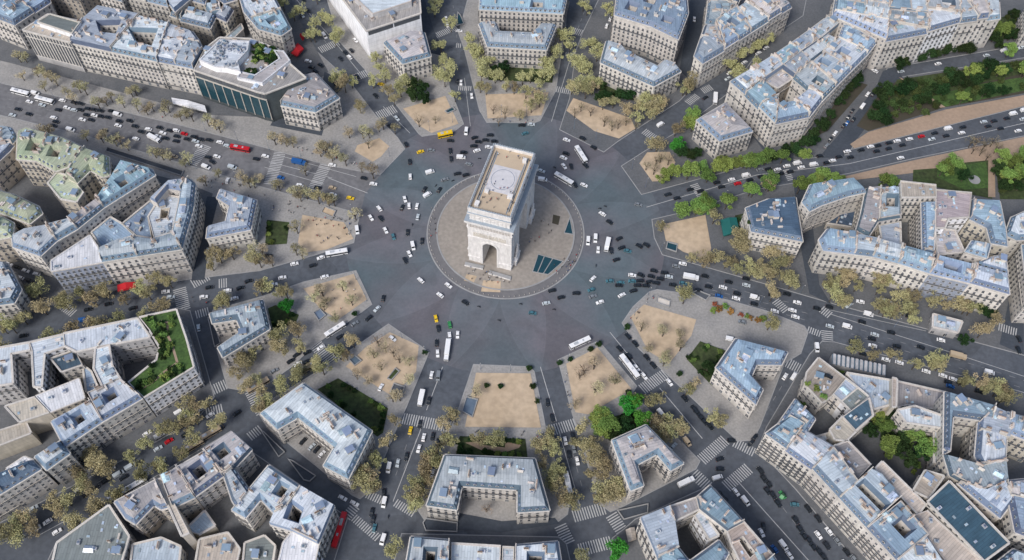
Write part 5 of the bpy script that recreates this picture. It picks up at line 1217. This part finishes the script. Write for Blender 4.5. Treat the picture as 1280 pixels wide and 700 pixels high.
VEH = '''
k500.5,186,60 y519,194.5,-20 g532,192,0 k556,192,80 k557.5,202,80 k506,207.5,80 w507.5,226,85 k573,193,0 g580,207.5,20 k585,184.5,0 w589.5,190,-20 w604,185,0 k591,179,0 k600,176.5,0 k611,177.5,0
k566,220,-10 k577,221,-20 g551,228,-20 k526,241,-60 k544.5,241,-60 w502,254.5,70 w507.5,262.5,85 w517.5,262.5,-80 k499,265,-70 s519,276,-80 w470.5,267.5,50 w460.5,279.5,55 k473,280,50 w479.5,294.5,60 t489.5,302,70
k507,296,90 k525.5,306,90 w510.5,322.5,60 k505.5,331,60 w462,237,5 k450,230.5,10 y434,256,10 w400,332,-20 w370,242.5,15 k392.5,244.5,10 n411,244,10 w412,252.5,10 w409.5,216,8 b346,234,12 w325.5,208,10 w367.5,341,-15 k390.5,342,-20 k335,332.5,0
w698,194.5,20 k701,189,15 w699,205,50 k708,205,70 s671,212,15 w725,227.5,20 k714,228,60 w749.5,262.5,30 k759,272.5,30 g794,249,10 w746,307.5,90 k762.5,308,80 k772,292.5,-30 k775,304,-20 t783,307.5,10 k769.5,319,-20 k797,300.5,30 k806,299,30
w790,337.5,5 w741,344,-50 t762,346,-5 t776,347.5,-5 k817,331,10 k825,340.5,10 k800,344,0 s836,337.5,5 g844.5,324,10 w852.5,320.5,10 t854,345,10 k841,347.5,10 k881,335,10 k911,341,10 w904,348,12 k886,348,10 k932.5,336,10 s933,344,10
k814,338,10 k820,346,10 k808,350,0 k797,350,0 k830,333,10 k801,337,20 k812,345,-10 t790,345,0
k830,235,-15 k842,239,-15 k858,227.5,-15 k871,229,-15 k897,222.5,-15 w909,213,-15 r917,217.5,-15 k891,217.5,-15 k932,212.5,-15 k946,207.5,-15 g944,199,-15 k954.5,198,-15 w966,198,-15 w977.5,193,-15 w995.5,194,-15 w1034,184,-12 k970,203,-15 k982,200,-15 k1027,187,-12 k1018,179,-12 k1042,179,-12 k1056,179,-12 w1119,177,-14
w1052,172,-14 k1069,169.5,-14 w1081,164.5,-14 k1089,170,-14 k1090,163,-14 k1104,159,-14 k1104,166,-14 w1114,156,-14 k1121,161,-14 w1129,153,-14 r1144,149,-14 s1157,152,-14 k1160,144.5,-14 k1175,147,-14 w1194,142.5,-14 k1195,135.5,-14 s1221,127.5,-14 k1227,133,-14 k1234,126,-14 k1242.5,135,-14 s1270,122,-14 w1264.5,137,-14 k1250,122,-14
w1036,150,-55 w1074.5,99.5,-55 k1081,99,-55 w1082,70,30 s1115,69,-12 w1161,57.5,-14 s1221,44.5,-14 s1264,33,-14 k1046,140,-55 k1051,130,-55 b1050,137,-55 k1056,121,-55 k1058,132,-55 k1030,158,-55 g1026,166,-50 w901,79.5,-32 w919,66,-32 w936,54,-32 w945,47,-32 s899,87,-32 w854,15,90 w749,19,-75 w745,28,-75 k872,112,-35 k905,92,-35
w526,355,40 w561,360,35 w551,372.5,35 k583,380.5,30 k480,379.5,-80 s473,393,-45 k463,405,-40 g446,412.5,-35 k428,430,-35 y547,402,75 k550.5,414.5,75 e564.5,409,75 w565,422.5,80 w575,421,90 k549,432.5,90 w551,445.5,85 w544.5,472.5,-80 k542.5,505,100 w494,429.5,35 w482,491,-65 w405,444.5,-30 w377,466,-30 g348,476,-30 w342.5,368,-15 k332,367,-15 w353,359,-15 w406,356,-20 k388,451,-30 k375,455,-35 k387,463,-35 k368,463,-35
t667.5,390,5 s684,377,-15 k690.5,361,-15 k702.5,369,-15 k721,363,0 t739.5,358,-20 g742,366,-20 w751,373,-20 w778,363,-30 k792,357,-15 k809,353,-15 k774,351,0 k874,353,10 w906,350,12 b899.5,359,12 w921,361,12 k922,355,12 k944,367,12 k788,414,45 k797.5,423,45 k778,430,45 k790,439,50 w800,453,50 w810,463,50 w842,469.5,50 k812.5,439.5,45 k821,449,45 k862,489,45 k874,501,45 k884,512.5,45 k895,522.5,45 k691,501,85 k697.5,520,75 g929.5,390.5,10 k878,506,45 k888,517,45
w997.5,363,12 w992,373,12 w996,381,12 w970,375,12 k966,355,12 k984,353,12 k1022.5,369.5,12 k1038,367,12 s1062,364,-35 w1076,359,10 w1103,356,10 w1114.5,359.5,12 k1079.5,384,12 s1039.5,391,12 s1096,399,12 k1092.5,404.5,12 k1116,395.5,12 w1094,413,12 k1124,412.5,12 k1154,412.5,20 w1179,402.5,10 k1069,409,12 w1111,430,14 w1128,433,14 w1162,442.5,14 w1183,447,14 w1196,451,14 k1217.5,450,14 k1229,465,14 k1082,424,14 g1094,425,14 k1276,411,60 k1276,397,60 w986,456,-60 k1031,470,20 k1135,362,80 k1135,372,80 k1205,455,14 k1190,455,14 b1193,460,14
w715,548,75 k724,542,75 g726,557.5,75 k720.5,565,75 w731,572.5,75 s850.5,549,-50 k909,562.5,-20 k910,575,0 w931,603,50 k922.5,539,0 k951,534,-50 k947,541,-50 t1005,615.5,0 w1036,652.5,50 w1049,647,50 g1060,659,50 w1070,687.5,60 g1082,680.5,50 w1001,679,50 y1015,694.5,60 w965,652.5,60 k967,645,80 b982,672,50 k965,585,50 k971,591,50 k970,600,50 k984,615,50 k1022,620,50 k1035,632,50 k1007,635,50 k1013,646,50 k1025,660,50 k1037,672,50 k1047,665,50 k1056,690,50 k1072,672,50 k977,605,50 k960,575,50 k1018,654,50 k1030,667,50 k1044,680,50 e989,604,50
y521,543,100 k532.5,535,100 w538,551,100 k549,549.5,100 k555.5,557,100 w532.5,565.5,105 k517.5,576,100 s507,584.5,100 k477,647.5,100 t481,667,100 w440,631,25 w455,637,25 w551,596,105 k545,590,100 k387.5,562.5,-50 s399,569,-50 k405,572,-50 w412,577.5,-50 k416,580,-50 k491,623,90 k479,656,100
w259,527,-35 w270,534.5,-33 k303,530.5,-35 w192.5,561,-33 r220,569,-33 s207,579,-33 s211,596,-33 w149,607,-33 w110,634,-33 s54.5,660,-33 w72.5,676,-33 w85,688,-33 k120,640,-33 k130,632,-33 k143,622,-33 k165,617,-33 k183,598,-33 k240,560,-33 k232,552,-33
w208,382.5,-10 s215,389,-5 k262.5,375,-10 w256,387,-8 w285,378,-8 k167.5,405,-15 k112,409,-15 k137.5,401,-15 k32.5,445,-15 k311,365,-20 k301,374,-20 w294,387.5,-15 s251,426,80 w46,367.5,15 w32.5,364,15 k22,360,15 w26,373,18 k37.5,376,18 w11,357,15 s259,330,95
w28,152.5,12 s44,156,12 k14,162.5,10 s7.5,170,10 w59,171,12 w69,149,12 k64,161,12 w75,158,12 k84,151,12 s84,160.5,12 k92,160,12 k100,166,12 w110,166,12 k101,158,12 k109,159,12 k118,167,12 k141,172,12 k154,171,12 k117,160,12 k92,152,12 k127,168,12 k106,172,12 w95,172,12
k59,181,12 k122.5,185,0 w140,177.5,12 k161,177.5,12 k169,184,12 w178,180.5,12 k180,186,12 k192,178,12 w196,184.5,12 w190,189,12 k200,191,12 w162.5,193,12 w212.5,180.5,12 k204,181,12 k213,194,12 k214,188,12 r223,184.5,12 k227,191,12 k235,187.5,12 s237.5,193,12 k244,190.5,12 w242,199,12 k254.5,191,12 w268,193,12 s277,197,12 w265,211,12 k254,212.5,12 k259.5,218,30 w279.5,241,-75 n212,213,12 k314,212,12 k62,176,12 k131,160,12 k28,168,12
k348,7.5,45 k365,11,45 k371,24,45 s364,30.5,45 k414.5,82.5,45 w425.5,80,45 k427.5,72,50 k436,104,45 y466,112.5,10 k460,127,45 s487.5,154,45 k480,164,45 w374,87.5,10 k379,95,10 k384,100,30 k390,92,30 k376,104,30 w432,59,45 k420,75,45 w544,27,80 w546,34.5,80 w561,42,0 w566,106,90 k562,105,90 w580,122,80 k644,156,0 s656,154.5,0 t649,166,-20 w701,172,15 k721,169.5,20 k586,174,-20 k605,170,0 k556,179,0 k726,203,40 k735,180,30
'''
for q in VEH.split(): x, y, a = q[1:].split(','); V('c', q[0], float(x), float(y), float(a))
for q in '''v,w,532,219.5,-20 v,w,570,199.5,0 v,w,530,248,-35 v,w,514.5,313,75 v,w,444,296,80 v,w,673,223,5 v,w,733,297.5,90 v,w,742,294,90 v,w,927,207,-15 v,w,990.5,189,-15 v,w,1011,190,-12 v,w,1177,138,-14 v,w,1257.5,116,-14 v,w,1271,111,-14 v,w,1069,114.5,-55 v,w,1243,37.5,-14 v,w,817.5,148,-33
t,w,884,114,90 t,w,863,338,8 t,w,757,302,100 t,w,563,442,95,12 v,g,553,474,95 t,w,533,503,100 v,w,944,359,12 v,w,1087,374,12 v,w,1061,390.5,12 t,n,1200,422,12 v,w,1241,440.5,12 v,w,1024,419,80 v,w,997,455,-60 v,w,916,413,10 v,w,907,586,-20 t,w,867.5,594,-28 v,w,943,614,50 v,w,992.5,667,50 v,w,496,591,100
v,w,492,634.5,100 v,w,492.5,681,105 v,w,232,532.5,-33 v,w,244.5,537.5,-33 v,w,208,563,-33 v,s,173,603,-33 v,s,159,613,-33 t,w,159,640,-33 v,w,57.5,686,-33 v,b,107.5,422.5,-10 v,w,35,142,12 v,w,139,164,12 v,w,81,185.5,12 t,w,186,193,25 v,w,252,225,20 v,s,285,224,12 v,w,393,55,50 v,w,575,167,95 t,b,368,215,10
q,w,719.5,191,55 q,w,699.5,222.5,28 B,w,420,326,-12 B,w,422,422.5,-35 B,w,728,426,-27 q,w,791,453,50,15 B,r,438,672,105,17 B,r,294,201,8 B,w,17,142.5,12 B,w,47.5,151,12 B,n,391,470,-33 B,n,329,496,-33 B,n,249.5,576,-33 B,n,271,559,-33 B,w,180,627.5,-33 B,w,721,605,75,14 q,y,549,173,-15,9 v,w,833,509,50 v,n,867,543,50'''.split():
    f = q.split(','); V(f[0], f[1], float(f[2]), float(f[3]), float(f[4]), float(f[5]) if len(f) > 5 else None)
numbered(vit)
crowd_out([(o, P_depth(w)) for o, wd, w in vit if o['category'] == 'car'], 298, 'distant_traffic', 'small distant cars filling the far avenues', 'cars')
# motorcycles with riders
def moto():
    b = MB()
    for x in (-.7, .7): b.tube((x, -.06, .32), (x, .06, .32), .32, .32, 12, 1)
    b.box(-.55, .5, -.14, .14, .45, .85, 0); b.box(-.1, .4, -.18, .18, .8, 1.0, 0); b.tube((.5, -.35, 1.1), (.5, .35, 1.1), .04, .04, 5, 1); b.tube((.7, 0, .32), (.45, 0, 1.1), .05, .05, 5, 1)
    return b.mesh('motorcycle', ['c_k', 'tyre'])
MM = moto(); mit = []
for x, y, a in ((561,229,-20), (540,236,-50), (512.5,286,90), (687,207,20), (752.5,253,20), (746,256,10), (744,327.5,90), (626,401,20), (652,379.5,5), (694,384.5,10), (498,652,90), (912,604,50), (915,608,50), (920,612,50), (593,200,0), (604,201,0), (600,385,20)):
    w = G(x, y, .5); o = link('motorcycle', MM, loc=(w.x, w.y, .012), rz=heading(x, y, a), cat='motorcycle', group='motorcycles'); mit.append((o, 'dark motorcycle', w))
numbered(mit)
# ------------------------------------------------------------------ people
def person_mesh(shirt, step):
    me = bpy.data.meshes.new('p')
    J = [((0,0,.95),.14), ((0,0,1.2),.13), ((0,0,1.43),.12), ((0,0,1.52),.055), ((0,.01,1.64),.095), ((0,.01,1.75),.07),
         ((.1,0,.88),.1), ((.11,step,.5),.065), ((.11,step*.7-.02,.08),.045), ((.11,step*.7+.14,.03),.04), ((-.1,0,.88),.1), ((-.11,-step,.5),.065), ((-.11,-step*1.4,.08),.045), ((-.11,-step*1.4+.14,.03),.04),
         ((.2,0,1.4),.06), ((.26,-step*.6,1.12),.045), ((.27,-step*.2,.86),.035), ((-.2,0,1.4),.06), ((-.26,step*.6,1.12),.045), ((-.27,step+.05,.88),.035)]
    E_ = [(0,1),(1,2),(2,3),(3,4),(4,5),(0,6),(6,7),(7,8),(8,9),(0,10),(10,11),(11,12),(12,13),(2,14),(14,15),(15,16),(2,17),(17,18),(18,19)]
    me.from_pydata([j[0] for j in J], E_, []); o = bpy.data.objects.new('p', me); COL.objects.link(o)
    o.modifiers.new('s', 'SKIN')
    for v, j in zip(me.skin_vertices[0].data, J): v.radius = (j[1], j[1])
    me.skin_vertices[0].data[0].use_root = True
    dg = bpy.context.evaluated_depsgraph_get(); dg.update(); r = bpy.data.meshes.new_from_object(o.evaluated_get(dg)); bpy.data.objects.remove(o)
    r.materials.clear()
    for x in (shirt, 'c_k', 'skin', 'hair'): r.materials.append(M[x])
    for p in r.polygons:
        z = p.center.z; p.material_index = 1 if z < .92 else (0 if z < 1.5 else (3 if z > 1.7 or p.center.y < -.02 else 2)); p.use_smooth = True
        if abs(p.center.x) > .22 and z < .95: p.material_index = 2
    return r
M['skin'] = mat('skin', (.45, .28, .2)); M['hair'] = mat('hair', (.03, .022, .016))
PM = {}
for i, (c, nm) in enumerate((('c_k', 'dark'), ('c_b', 'blue'), ('c_r', 'red'), ('c_g', 'grey'), ('c_w', 'white'))): PM[nm] = [person_mesh(c, .02), person_mesh(c, .2)]
prn = random.Random(8)
def people(n, box, z, where, hit=None):
    q = pts(box)
    k = 0; tries = 0; poly = ccw(GP(box, z))
    xs = [p[0] for p in poly]; ys = [p[1] for p in poly]
    n = int(n*.66)
    while k < n and tries < 400:
        tries += 1; w = Vector((prn.uniform(min(xs), max(xs)), prn.uniform(min(ys), max(ys))))
        if not inside(w, poly): continue
        nm = prn.choice(('dark', 'dark', 'dark', 'blue', 'red', 'grey', 'white'))
        link('person', prn.choice(PM[nm]), loc=(w.x, w.y, z), rz=prn.uniform(0, 6.28), cat='person', group='people ' + where, label=f'tiny person in a {nm} top {where}'); k += 1
people(44, '588,256 636,268 652,235 602,225', 47.25, 'on the front half of the arch roof')
people(16, '617,184 660,192 655,203 612,196', 47.25, 'on the far end of the arch roof')
people(8, '652,200 660,202 650,240 645,238', 47.25, 'along the right parapet of the arch roof')
people(40, '583,334 640,350 636,362 586,352', .33, 'outside the small front arch')
people(24, '690,330 722,310 716,335 700,346', .15, 'on the right rim of the island')
people(10, '532,262 545,258 548,300 534,306', .15, 'on the left rim of the island')
people(18, '655,275 690,268 690,310 660,305', .33, 'right of the arch on the paving')
people(60, '325,256 445,280 440,300 330,275', .25, 'on the pavement below the widest avenue')
people(44, '345,195 470,222 468,214 350,186', .25, 'on the pavement above the widest avenue')
people(26, '383,283 430,290 436,306 395,318', .34, 'on the sandy square left of the arch')
people(36, '244,235 318,250 312,262 248,250', .25, 'at the corner left of the cream corner house')
people(16, '400,360 445,354 456,380 425,402', .34, 'on the sandy square lower left of the arch')
people(16, '782,398 797,380 815,362 822,366 806,380 792,402', .25, 'on the kerb path right below the arch')
people(16, '598,540 668,538 668,545 598,546', .25, 'on the path between sand and lawn')
people(10, '590,150 660,150 660,154 592,156', .25, 'on the top kerb of the roundabout')
people(10, '660,536 684,536 690,548 664,548', .25, 'near the crossing below the bottom sand square')
people(14, '60,130 220,165 215,172 60,140', .25, 'on the tree lined promenade at left')
people(10, '700,455 712,452 722,510 716,512', .25, 'along the left kerb of the lower right sand square')
people(10, '240,388 270,380 262,395 242,400', .25, 'near the crossings at left')
# ------------------------------------------------------------------ street furniture and small structures
def boxat(name, s, z0, z1, mats, label, cat, rim=None):
    p = ccw(GP(s, z0)); root = link(name, None, loc=(0, 0, 0), label=label, cat=cat)
    b = MB(); q = inset(p, [.45]*len(p)); n = len(p)
    for i in range(n):
        a, c, d, e = p[i], p[(i+1) % n], q[(i+1) % n], q[i]
        b.quad((*a,z1),(*c,z1),(*d,z1),(*e,z1)); b.quad((*a,z0),(*c,z0),(*c,z1),(*a,z1)); b.quad((*d,z1),(*c,z1) if 0 else (*e,z1),(*e,z0),(*d,z0))
    b.build('rim_wall', [mats[0]], root); b = MB(); b.cap([inset(p, [.44]*len(p))], z0 + .03); b.build('floor_panel', [mats[1]], root)
for s, m2, lab in (('393,401 402,396 410,404 401,412', 'slate', 'pale walled stairwell on the lower left sand square'), ('440,458 448,452 457,459 448,466', 'slate', 'grey vent with pale rim in the sand, bottom left square'),
    ('489,480 499,466 505,470 495,482', 'grass', 'long planted bed with pale rim in the sand'), ('493,497 498,485 512,489 510,499', 'iron', 'dark stairwell at the corner of the bottom left square'),
    ('584,517 589,498 604,501 598,524', 'slate', 'underpass stairwell left of the bottom sand square'), ('821,371 822,363 839,368 838,376', 'parapet', 'pale stairwell beside the right sand square'),
    ('830,303 832,294 845,297 844,307', 'pool_glass', 'dark glass floor panel by the right upper sand square'), ('547,143 557,137 561,141 551,146', 'pool_glass', 'small dark floor panel in the top left sand square'),
    ('398,276 402,268 417,273 413,282', 'sand', 'pale walled square bed left of the roundabout'), ('125,211 128,205 225,231 222,238', 'side_asphalt', 'long sunken ramp in the pavement of the widest avenue'),
    ('865,357 872,353 889,359 883,366', 'iron', 'dark underpass mouth beside the wide right avenue'), ('335,553 338,552 366,577 358,584', 'side_asphalt', 'sunken ramp below the horseshoe house, nearest the corner'),
    ('369,585 376,587 406,605 398,613 390,611', 'side_asphalt', 'second sunken ramp below the horseshoe house'), ('783,632 792,630 822,622 822,634 792,644', 'side_asphalt', 'pale walled ramp in the street below the small horseshoe house'),
    ('541,658 545,652 585,656 585,668 545,668', 'side_asphalt', 'sunken ramp below the bottom centre mansion'), ('558,18 562,22 567,33 557,36', 'pool_glass', 'dark water tank in the street near top centre'),
    ('262,413 268,412 280,445 272,450', 'side_asphalt', 'sunken ramp beside the roof garden building')):
    boxat('walled_pit', s, .48, 1.2, ('kerb', m2), lab, 'pit')
# green tent, red awnings, louvred pergola, red cafe awning
def tent(s, h, m, label, name='garden_tent', cat='tent'):
    p = ccw(GP(s, h)); root = link(name, None, label=label, cat=cat); c0 = (Vector(p[0])+Vector(p[1]))/2; c1 = (Vector(p[2])+Vector(p[3]))/2; b = MB()
    Q = [(*v, h) for v in p]; b.poly([Q[0], Q[1], (*c0, h+1.2)]); b.poly([Q[1], Q[2], (*c1, h+1.2), (*c0, h+1.2)]); b.poly([Q[2], Q[3], (*c1, h+1.2)]); b.poly([Q[3], Q[0], (*c0, h+1.2), (*c1, h+1.2)])
    for i in range(4): a, c = p[i], p[(i+1) % 4]; b.quad((*a, h-.6), (*c, h-.6), (*c, h), (*a, h))
    b.build('canopy', [m], root); b = MB()
    for v in p: b.tube((*v, .1), (*v, h), .08, .08, 6)
    b.build('poles', ['iron'], root)
M['green_canvas'] = mat('green_canvas', (0.01, 0.13, 0.12), .7)
tent('897,264 917,260 922,278 902,284', 3.4, 'green_canvas', 'dark green marquee tent beside the navy roofed corner house')
tent('352,78 360,65 368,72 360,82', 3.5, 'red_canvas', 'bright red awning at the foot of the corner house', 'cafe_awning', 'awning')
tent('362,56 364,53 368,58 366,62', 3.5, 'red_canvas', 'small red awning up the street from the larger one', 'cafe_awning', 'awning')
tent('147,377 169,372 171,379 148,385', 4.0, 'red_canvas', 'long red awning under the trees at left', 'cafe_awning', 'awning')
tent('795,656 806,652 809,667 799,671', 3.2, 'r_t', 'beige terrace canopy at the bottom block corner', 'cafe_awning', 'awning')
tent('985,607 989,602 993,605 989,610', 3.0, 'c_e', 'small green kiosk awning in lower right avenue', 'cafe_awning', 'awning')
tent('205,140 247,148 250,156 207,147', 3.4, 'r_w', 'long white shop awning below the glass building', 'shop_awning', 'awning')
root = link('roof_pergola', None, label='long glazed pergola with white ribs beside the wide avenue', cat='pergola')
p = GP('1044,425 1112,437 1112,450 1044,438', 7); b = MB(); b.prism(p, .1, 6.6, 0, 1); b.build('shed_body', ['grey', 'slate'], root)
for k in range(12):
    t = (k+.2)/12; b = MB(); a0 = p[0].lerp(p[1], t); a1 = p[0].lerp(p[1], t+.05); c0 = p[3].lerp(p[2], t); c1 = p[3].lerp(p[2], t+.05); b.prism([a0, a1, c1, c0], 6.6, 7.3); b.build('rib', ['grey'], root)
def upper(h0, s, z1, mats, name, inner=None):
    h = house_at(*h0); z0 = h['h'] - .45; p = ccw(GP(s, z1)); b = MB(); b.prism(p, z0, z1, 0, 1)
    b.build(name, mats, h['root'])
    if inner:
        b = MB(); q = inset(p, [.7]*len(p)); n = len(p); 
        for i in range(n): a, c = p[i], p[(i+1) % n]; e, f = q[i], q[(i+1) % n]; b.quad((*a, z1+.7), (*c, z1+.7), (*f, z1+.7), (*e, z1+.7)); b.quad((*a, z1), (*c, z1), (*c, z1+.7), (*a, z1+.7)); b.quad((*f, z1), (*e, z1), (*e, z1+.7), (*f, z1+.7))
        b.build('terrace_rim', [inner], h['root'])
    return h
upper((50, 55, 26), '33,53 50,42 88,51 78,66', 29.0, ['white', 'r_gr'], 'setback_storey', 'parapet')
upper((300, 90, 25), '238,92 262,66 300,66 298,78 286,92 290,104 270,100 258,100', 28.5, ['white', 'r_zl'], 'setback_storey', 'r_w')
upper((300, 90, 25), '290,104 308,108 338,86 330,76 343,76 352,88 318,118 286,112', 26.4, ['white', 'r_p'], 'terrace_storey', 'r_w')
upper((470, 28, 24), '405,-22 495,-22 500,8 452,26 424,2', 27.5, ['grey', 'r_zl'], 'setback_storey', 'parapet')
hs = house_at(300, 90, 25); rq = random.Random(12)
for _ in range(60):
    x, y = rq.uniform(240, 300), rq.uniform(66, 102); w = G(x, y, 28.5)
    if inside(w.xy, ccw(GP('240,91 263,68 298,68 296,78 284,92 287,101 270,98 258,98', 28.5))): link('ventilation_unit', UNM, hs['root'], loc=(w.x, w.y, 28.5), rz=rq.choice((.4, 1.97)), sc=rq.uniform(.6, 1.5))
wh = house_at(470, 28, 24)      # dark ribbon of openings at the top of the wrapped building
p_ = wh['p']
for i in range(len(p_)):
    a, c = Vector(p_[i]), Vector(p_[(i+1) % len(p_)]); d = (c-a); L = d.length; d /= L; o = Vector((d.y, -d.x))
    if o.y < -.5 and o.x > -.2:
        T = Matrix(((d.x, o.x, 0, a.x), (d.y, o.y, 0, a.y), (0, 0, 1, 0), (0, 0, 0, 1))); b = MB()
        b.box(1, L*.48, .02, .15, 19.6, 22.6, 0, T=T); b.box(L*.5, L-1, .02, .15, 19.6, 22.6, 0, T=T); b.build('ribbon_opening', ['iron'], wh['root'])
gh = house_at(230, 460, 22); b = MB(); gp = [G(x, y, 22).xy for x, y in ((203,419),(212,421),(211,434),(218,447),(226,470),(208,484),(196,496),(184,503))]
for a, c in zip(gp, gp[1:]):
    d = (c-a).normalized(); n_ = Vector((-d.y, d.x))*.6; z = gh['h'] - .5 + .02; b.quad((*(a-n_), z), (*(c-n_), z), (*(c+n_), z), (*(a+n_), z))
b.build('garden_walk', ['path_sand'], gh['root'])
# lamp posts along kerbs
def lamp_mesh():
    b = MB(); b.tube((0,0,0),(0,0,8),.1,.06,6); b.tube((0,0,8),(.9,0,8.4),.05,.04,5); b.tube((0,0,0),(0,0,.9),.2,.14,6); return b.mesh('post', ['slate'])
def lamp_head():
    b = MB(); b.tube((.8,0,8.45),(.8,0,8.2),.14,.26,8); return b.mesh('lamp_head', ['frame'])
LM, LHM = lamp_mesh(), lamp_head(); li = []
for i in range(36):
    a = 2*math.pi*i/36 + .05
    w = Vector((CX + 88*math.cos(a), 88*math.sin(a), 0))
    if not any(inside(w.xy, pp) for pp in PVW):
        w = Vector((CX + 92*math.cos(a), 92*math.sin(a), 0))
        if not any(inside(w.xy, pp) for pp in PVW): continue
    li.append((w, a))
for q in '250,180 290,190 330,200 370,207 240,228 290,240 340,252 400,266 60,148 110,160 160,170 850,255 900,238 950,222 1000,352 1060,372 1120,388 1180,402 900,355 950,368 560,560 548,600 700,560 712,600 860,545 840,520'.split():
    x, y = map(float, q.split(',')); w = G(x, y); li.append((w, 0))
lts = []
for w, a in li:
    o = link('street_lamp', LM, loc=(w.x, w.y, .12), rz=a, cat='street lamp', group='street lamps'); link('lamp_head', LHM, o); lts.append((o, 'slim grey street lamp', w))
numbered(lts)
# bollards round the island rim
BM = MB(); BM.tube((0,0,0),(0,0,.9),.16,.12,8); BM.tube((0,0,.9),(0,0,1.1),.17,.05,8); bme = BM.mesh('bollard', ['parapet'])
for i in range(96):
    a = 2*math.pi*i/96; link('bollard', bme, loc=(CX + 43.2*math.cos(a), 43.2*math.sin(a), .14), cat='bollard', group='bollards round the island rim', label='short stone bollard on the outer rim of the arch island')
# ------------------------------------------------------------------ light
SUN_EL, SUN_AZ = 46, 236      # degrees; azimuth measured counter-clockwise from +X
wd = bpy.data.worlds.new('World'); scene.world = wd; wd.use_nodes = True; nt = wd.node_tree
sky = nt.nodes.new('ShaderNodeTexSky'); sky.sky_type = 'NISHITA'; sky.sun_disc = False; sky.sun_elevation = R(SUN_EL); sky.sun_rotation = R(90 - SUN_AZ)
sky.air_density = 1.0; sky.dust_density = 3.0; sky.ozone_density = 1.0
nt.links.new(sky.outputs[0], nt.nodes['Background'].inputs[0]); nt.nodes['Background'].inputs[1].default_value = 0.15
ld = bpy.data.lights.new('sun', 'SUN'); ld.energy = 2.5; ld.angle = R(18); ld.color = (1.0, 0.985, 0.97)
lo = bpy.data.objects.new('sun', ld); COL.objects.link(lo)
dv = Vector((math.cos(R(SUN_EL))*math.cos(R(SUN_AZ)), math.cos(R(SUN_EL))*math.sin(R(SUN_AZ)), math.sin(R(SUN_EL))))
lo.rotation_euler = dv.to_track_quat('Z', 'Y').to_euler()
scene.view_settings.view_transform = 'Standard'; scene.view_settings.look = 'None'; scene.view_settings.exposure = 0
scene.render.engine = 'CYCLES'; scene.cycles.max_bounces = 5; scene.cycles.use_denoising = True
print('WINDOWS', nwin, 'HOUSES', len(HOUSES), 'TREES', len(ritems), 'VEH', len(vit), 'OBJ', len(COL.objects))
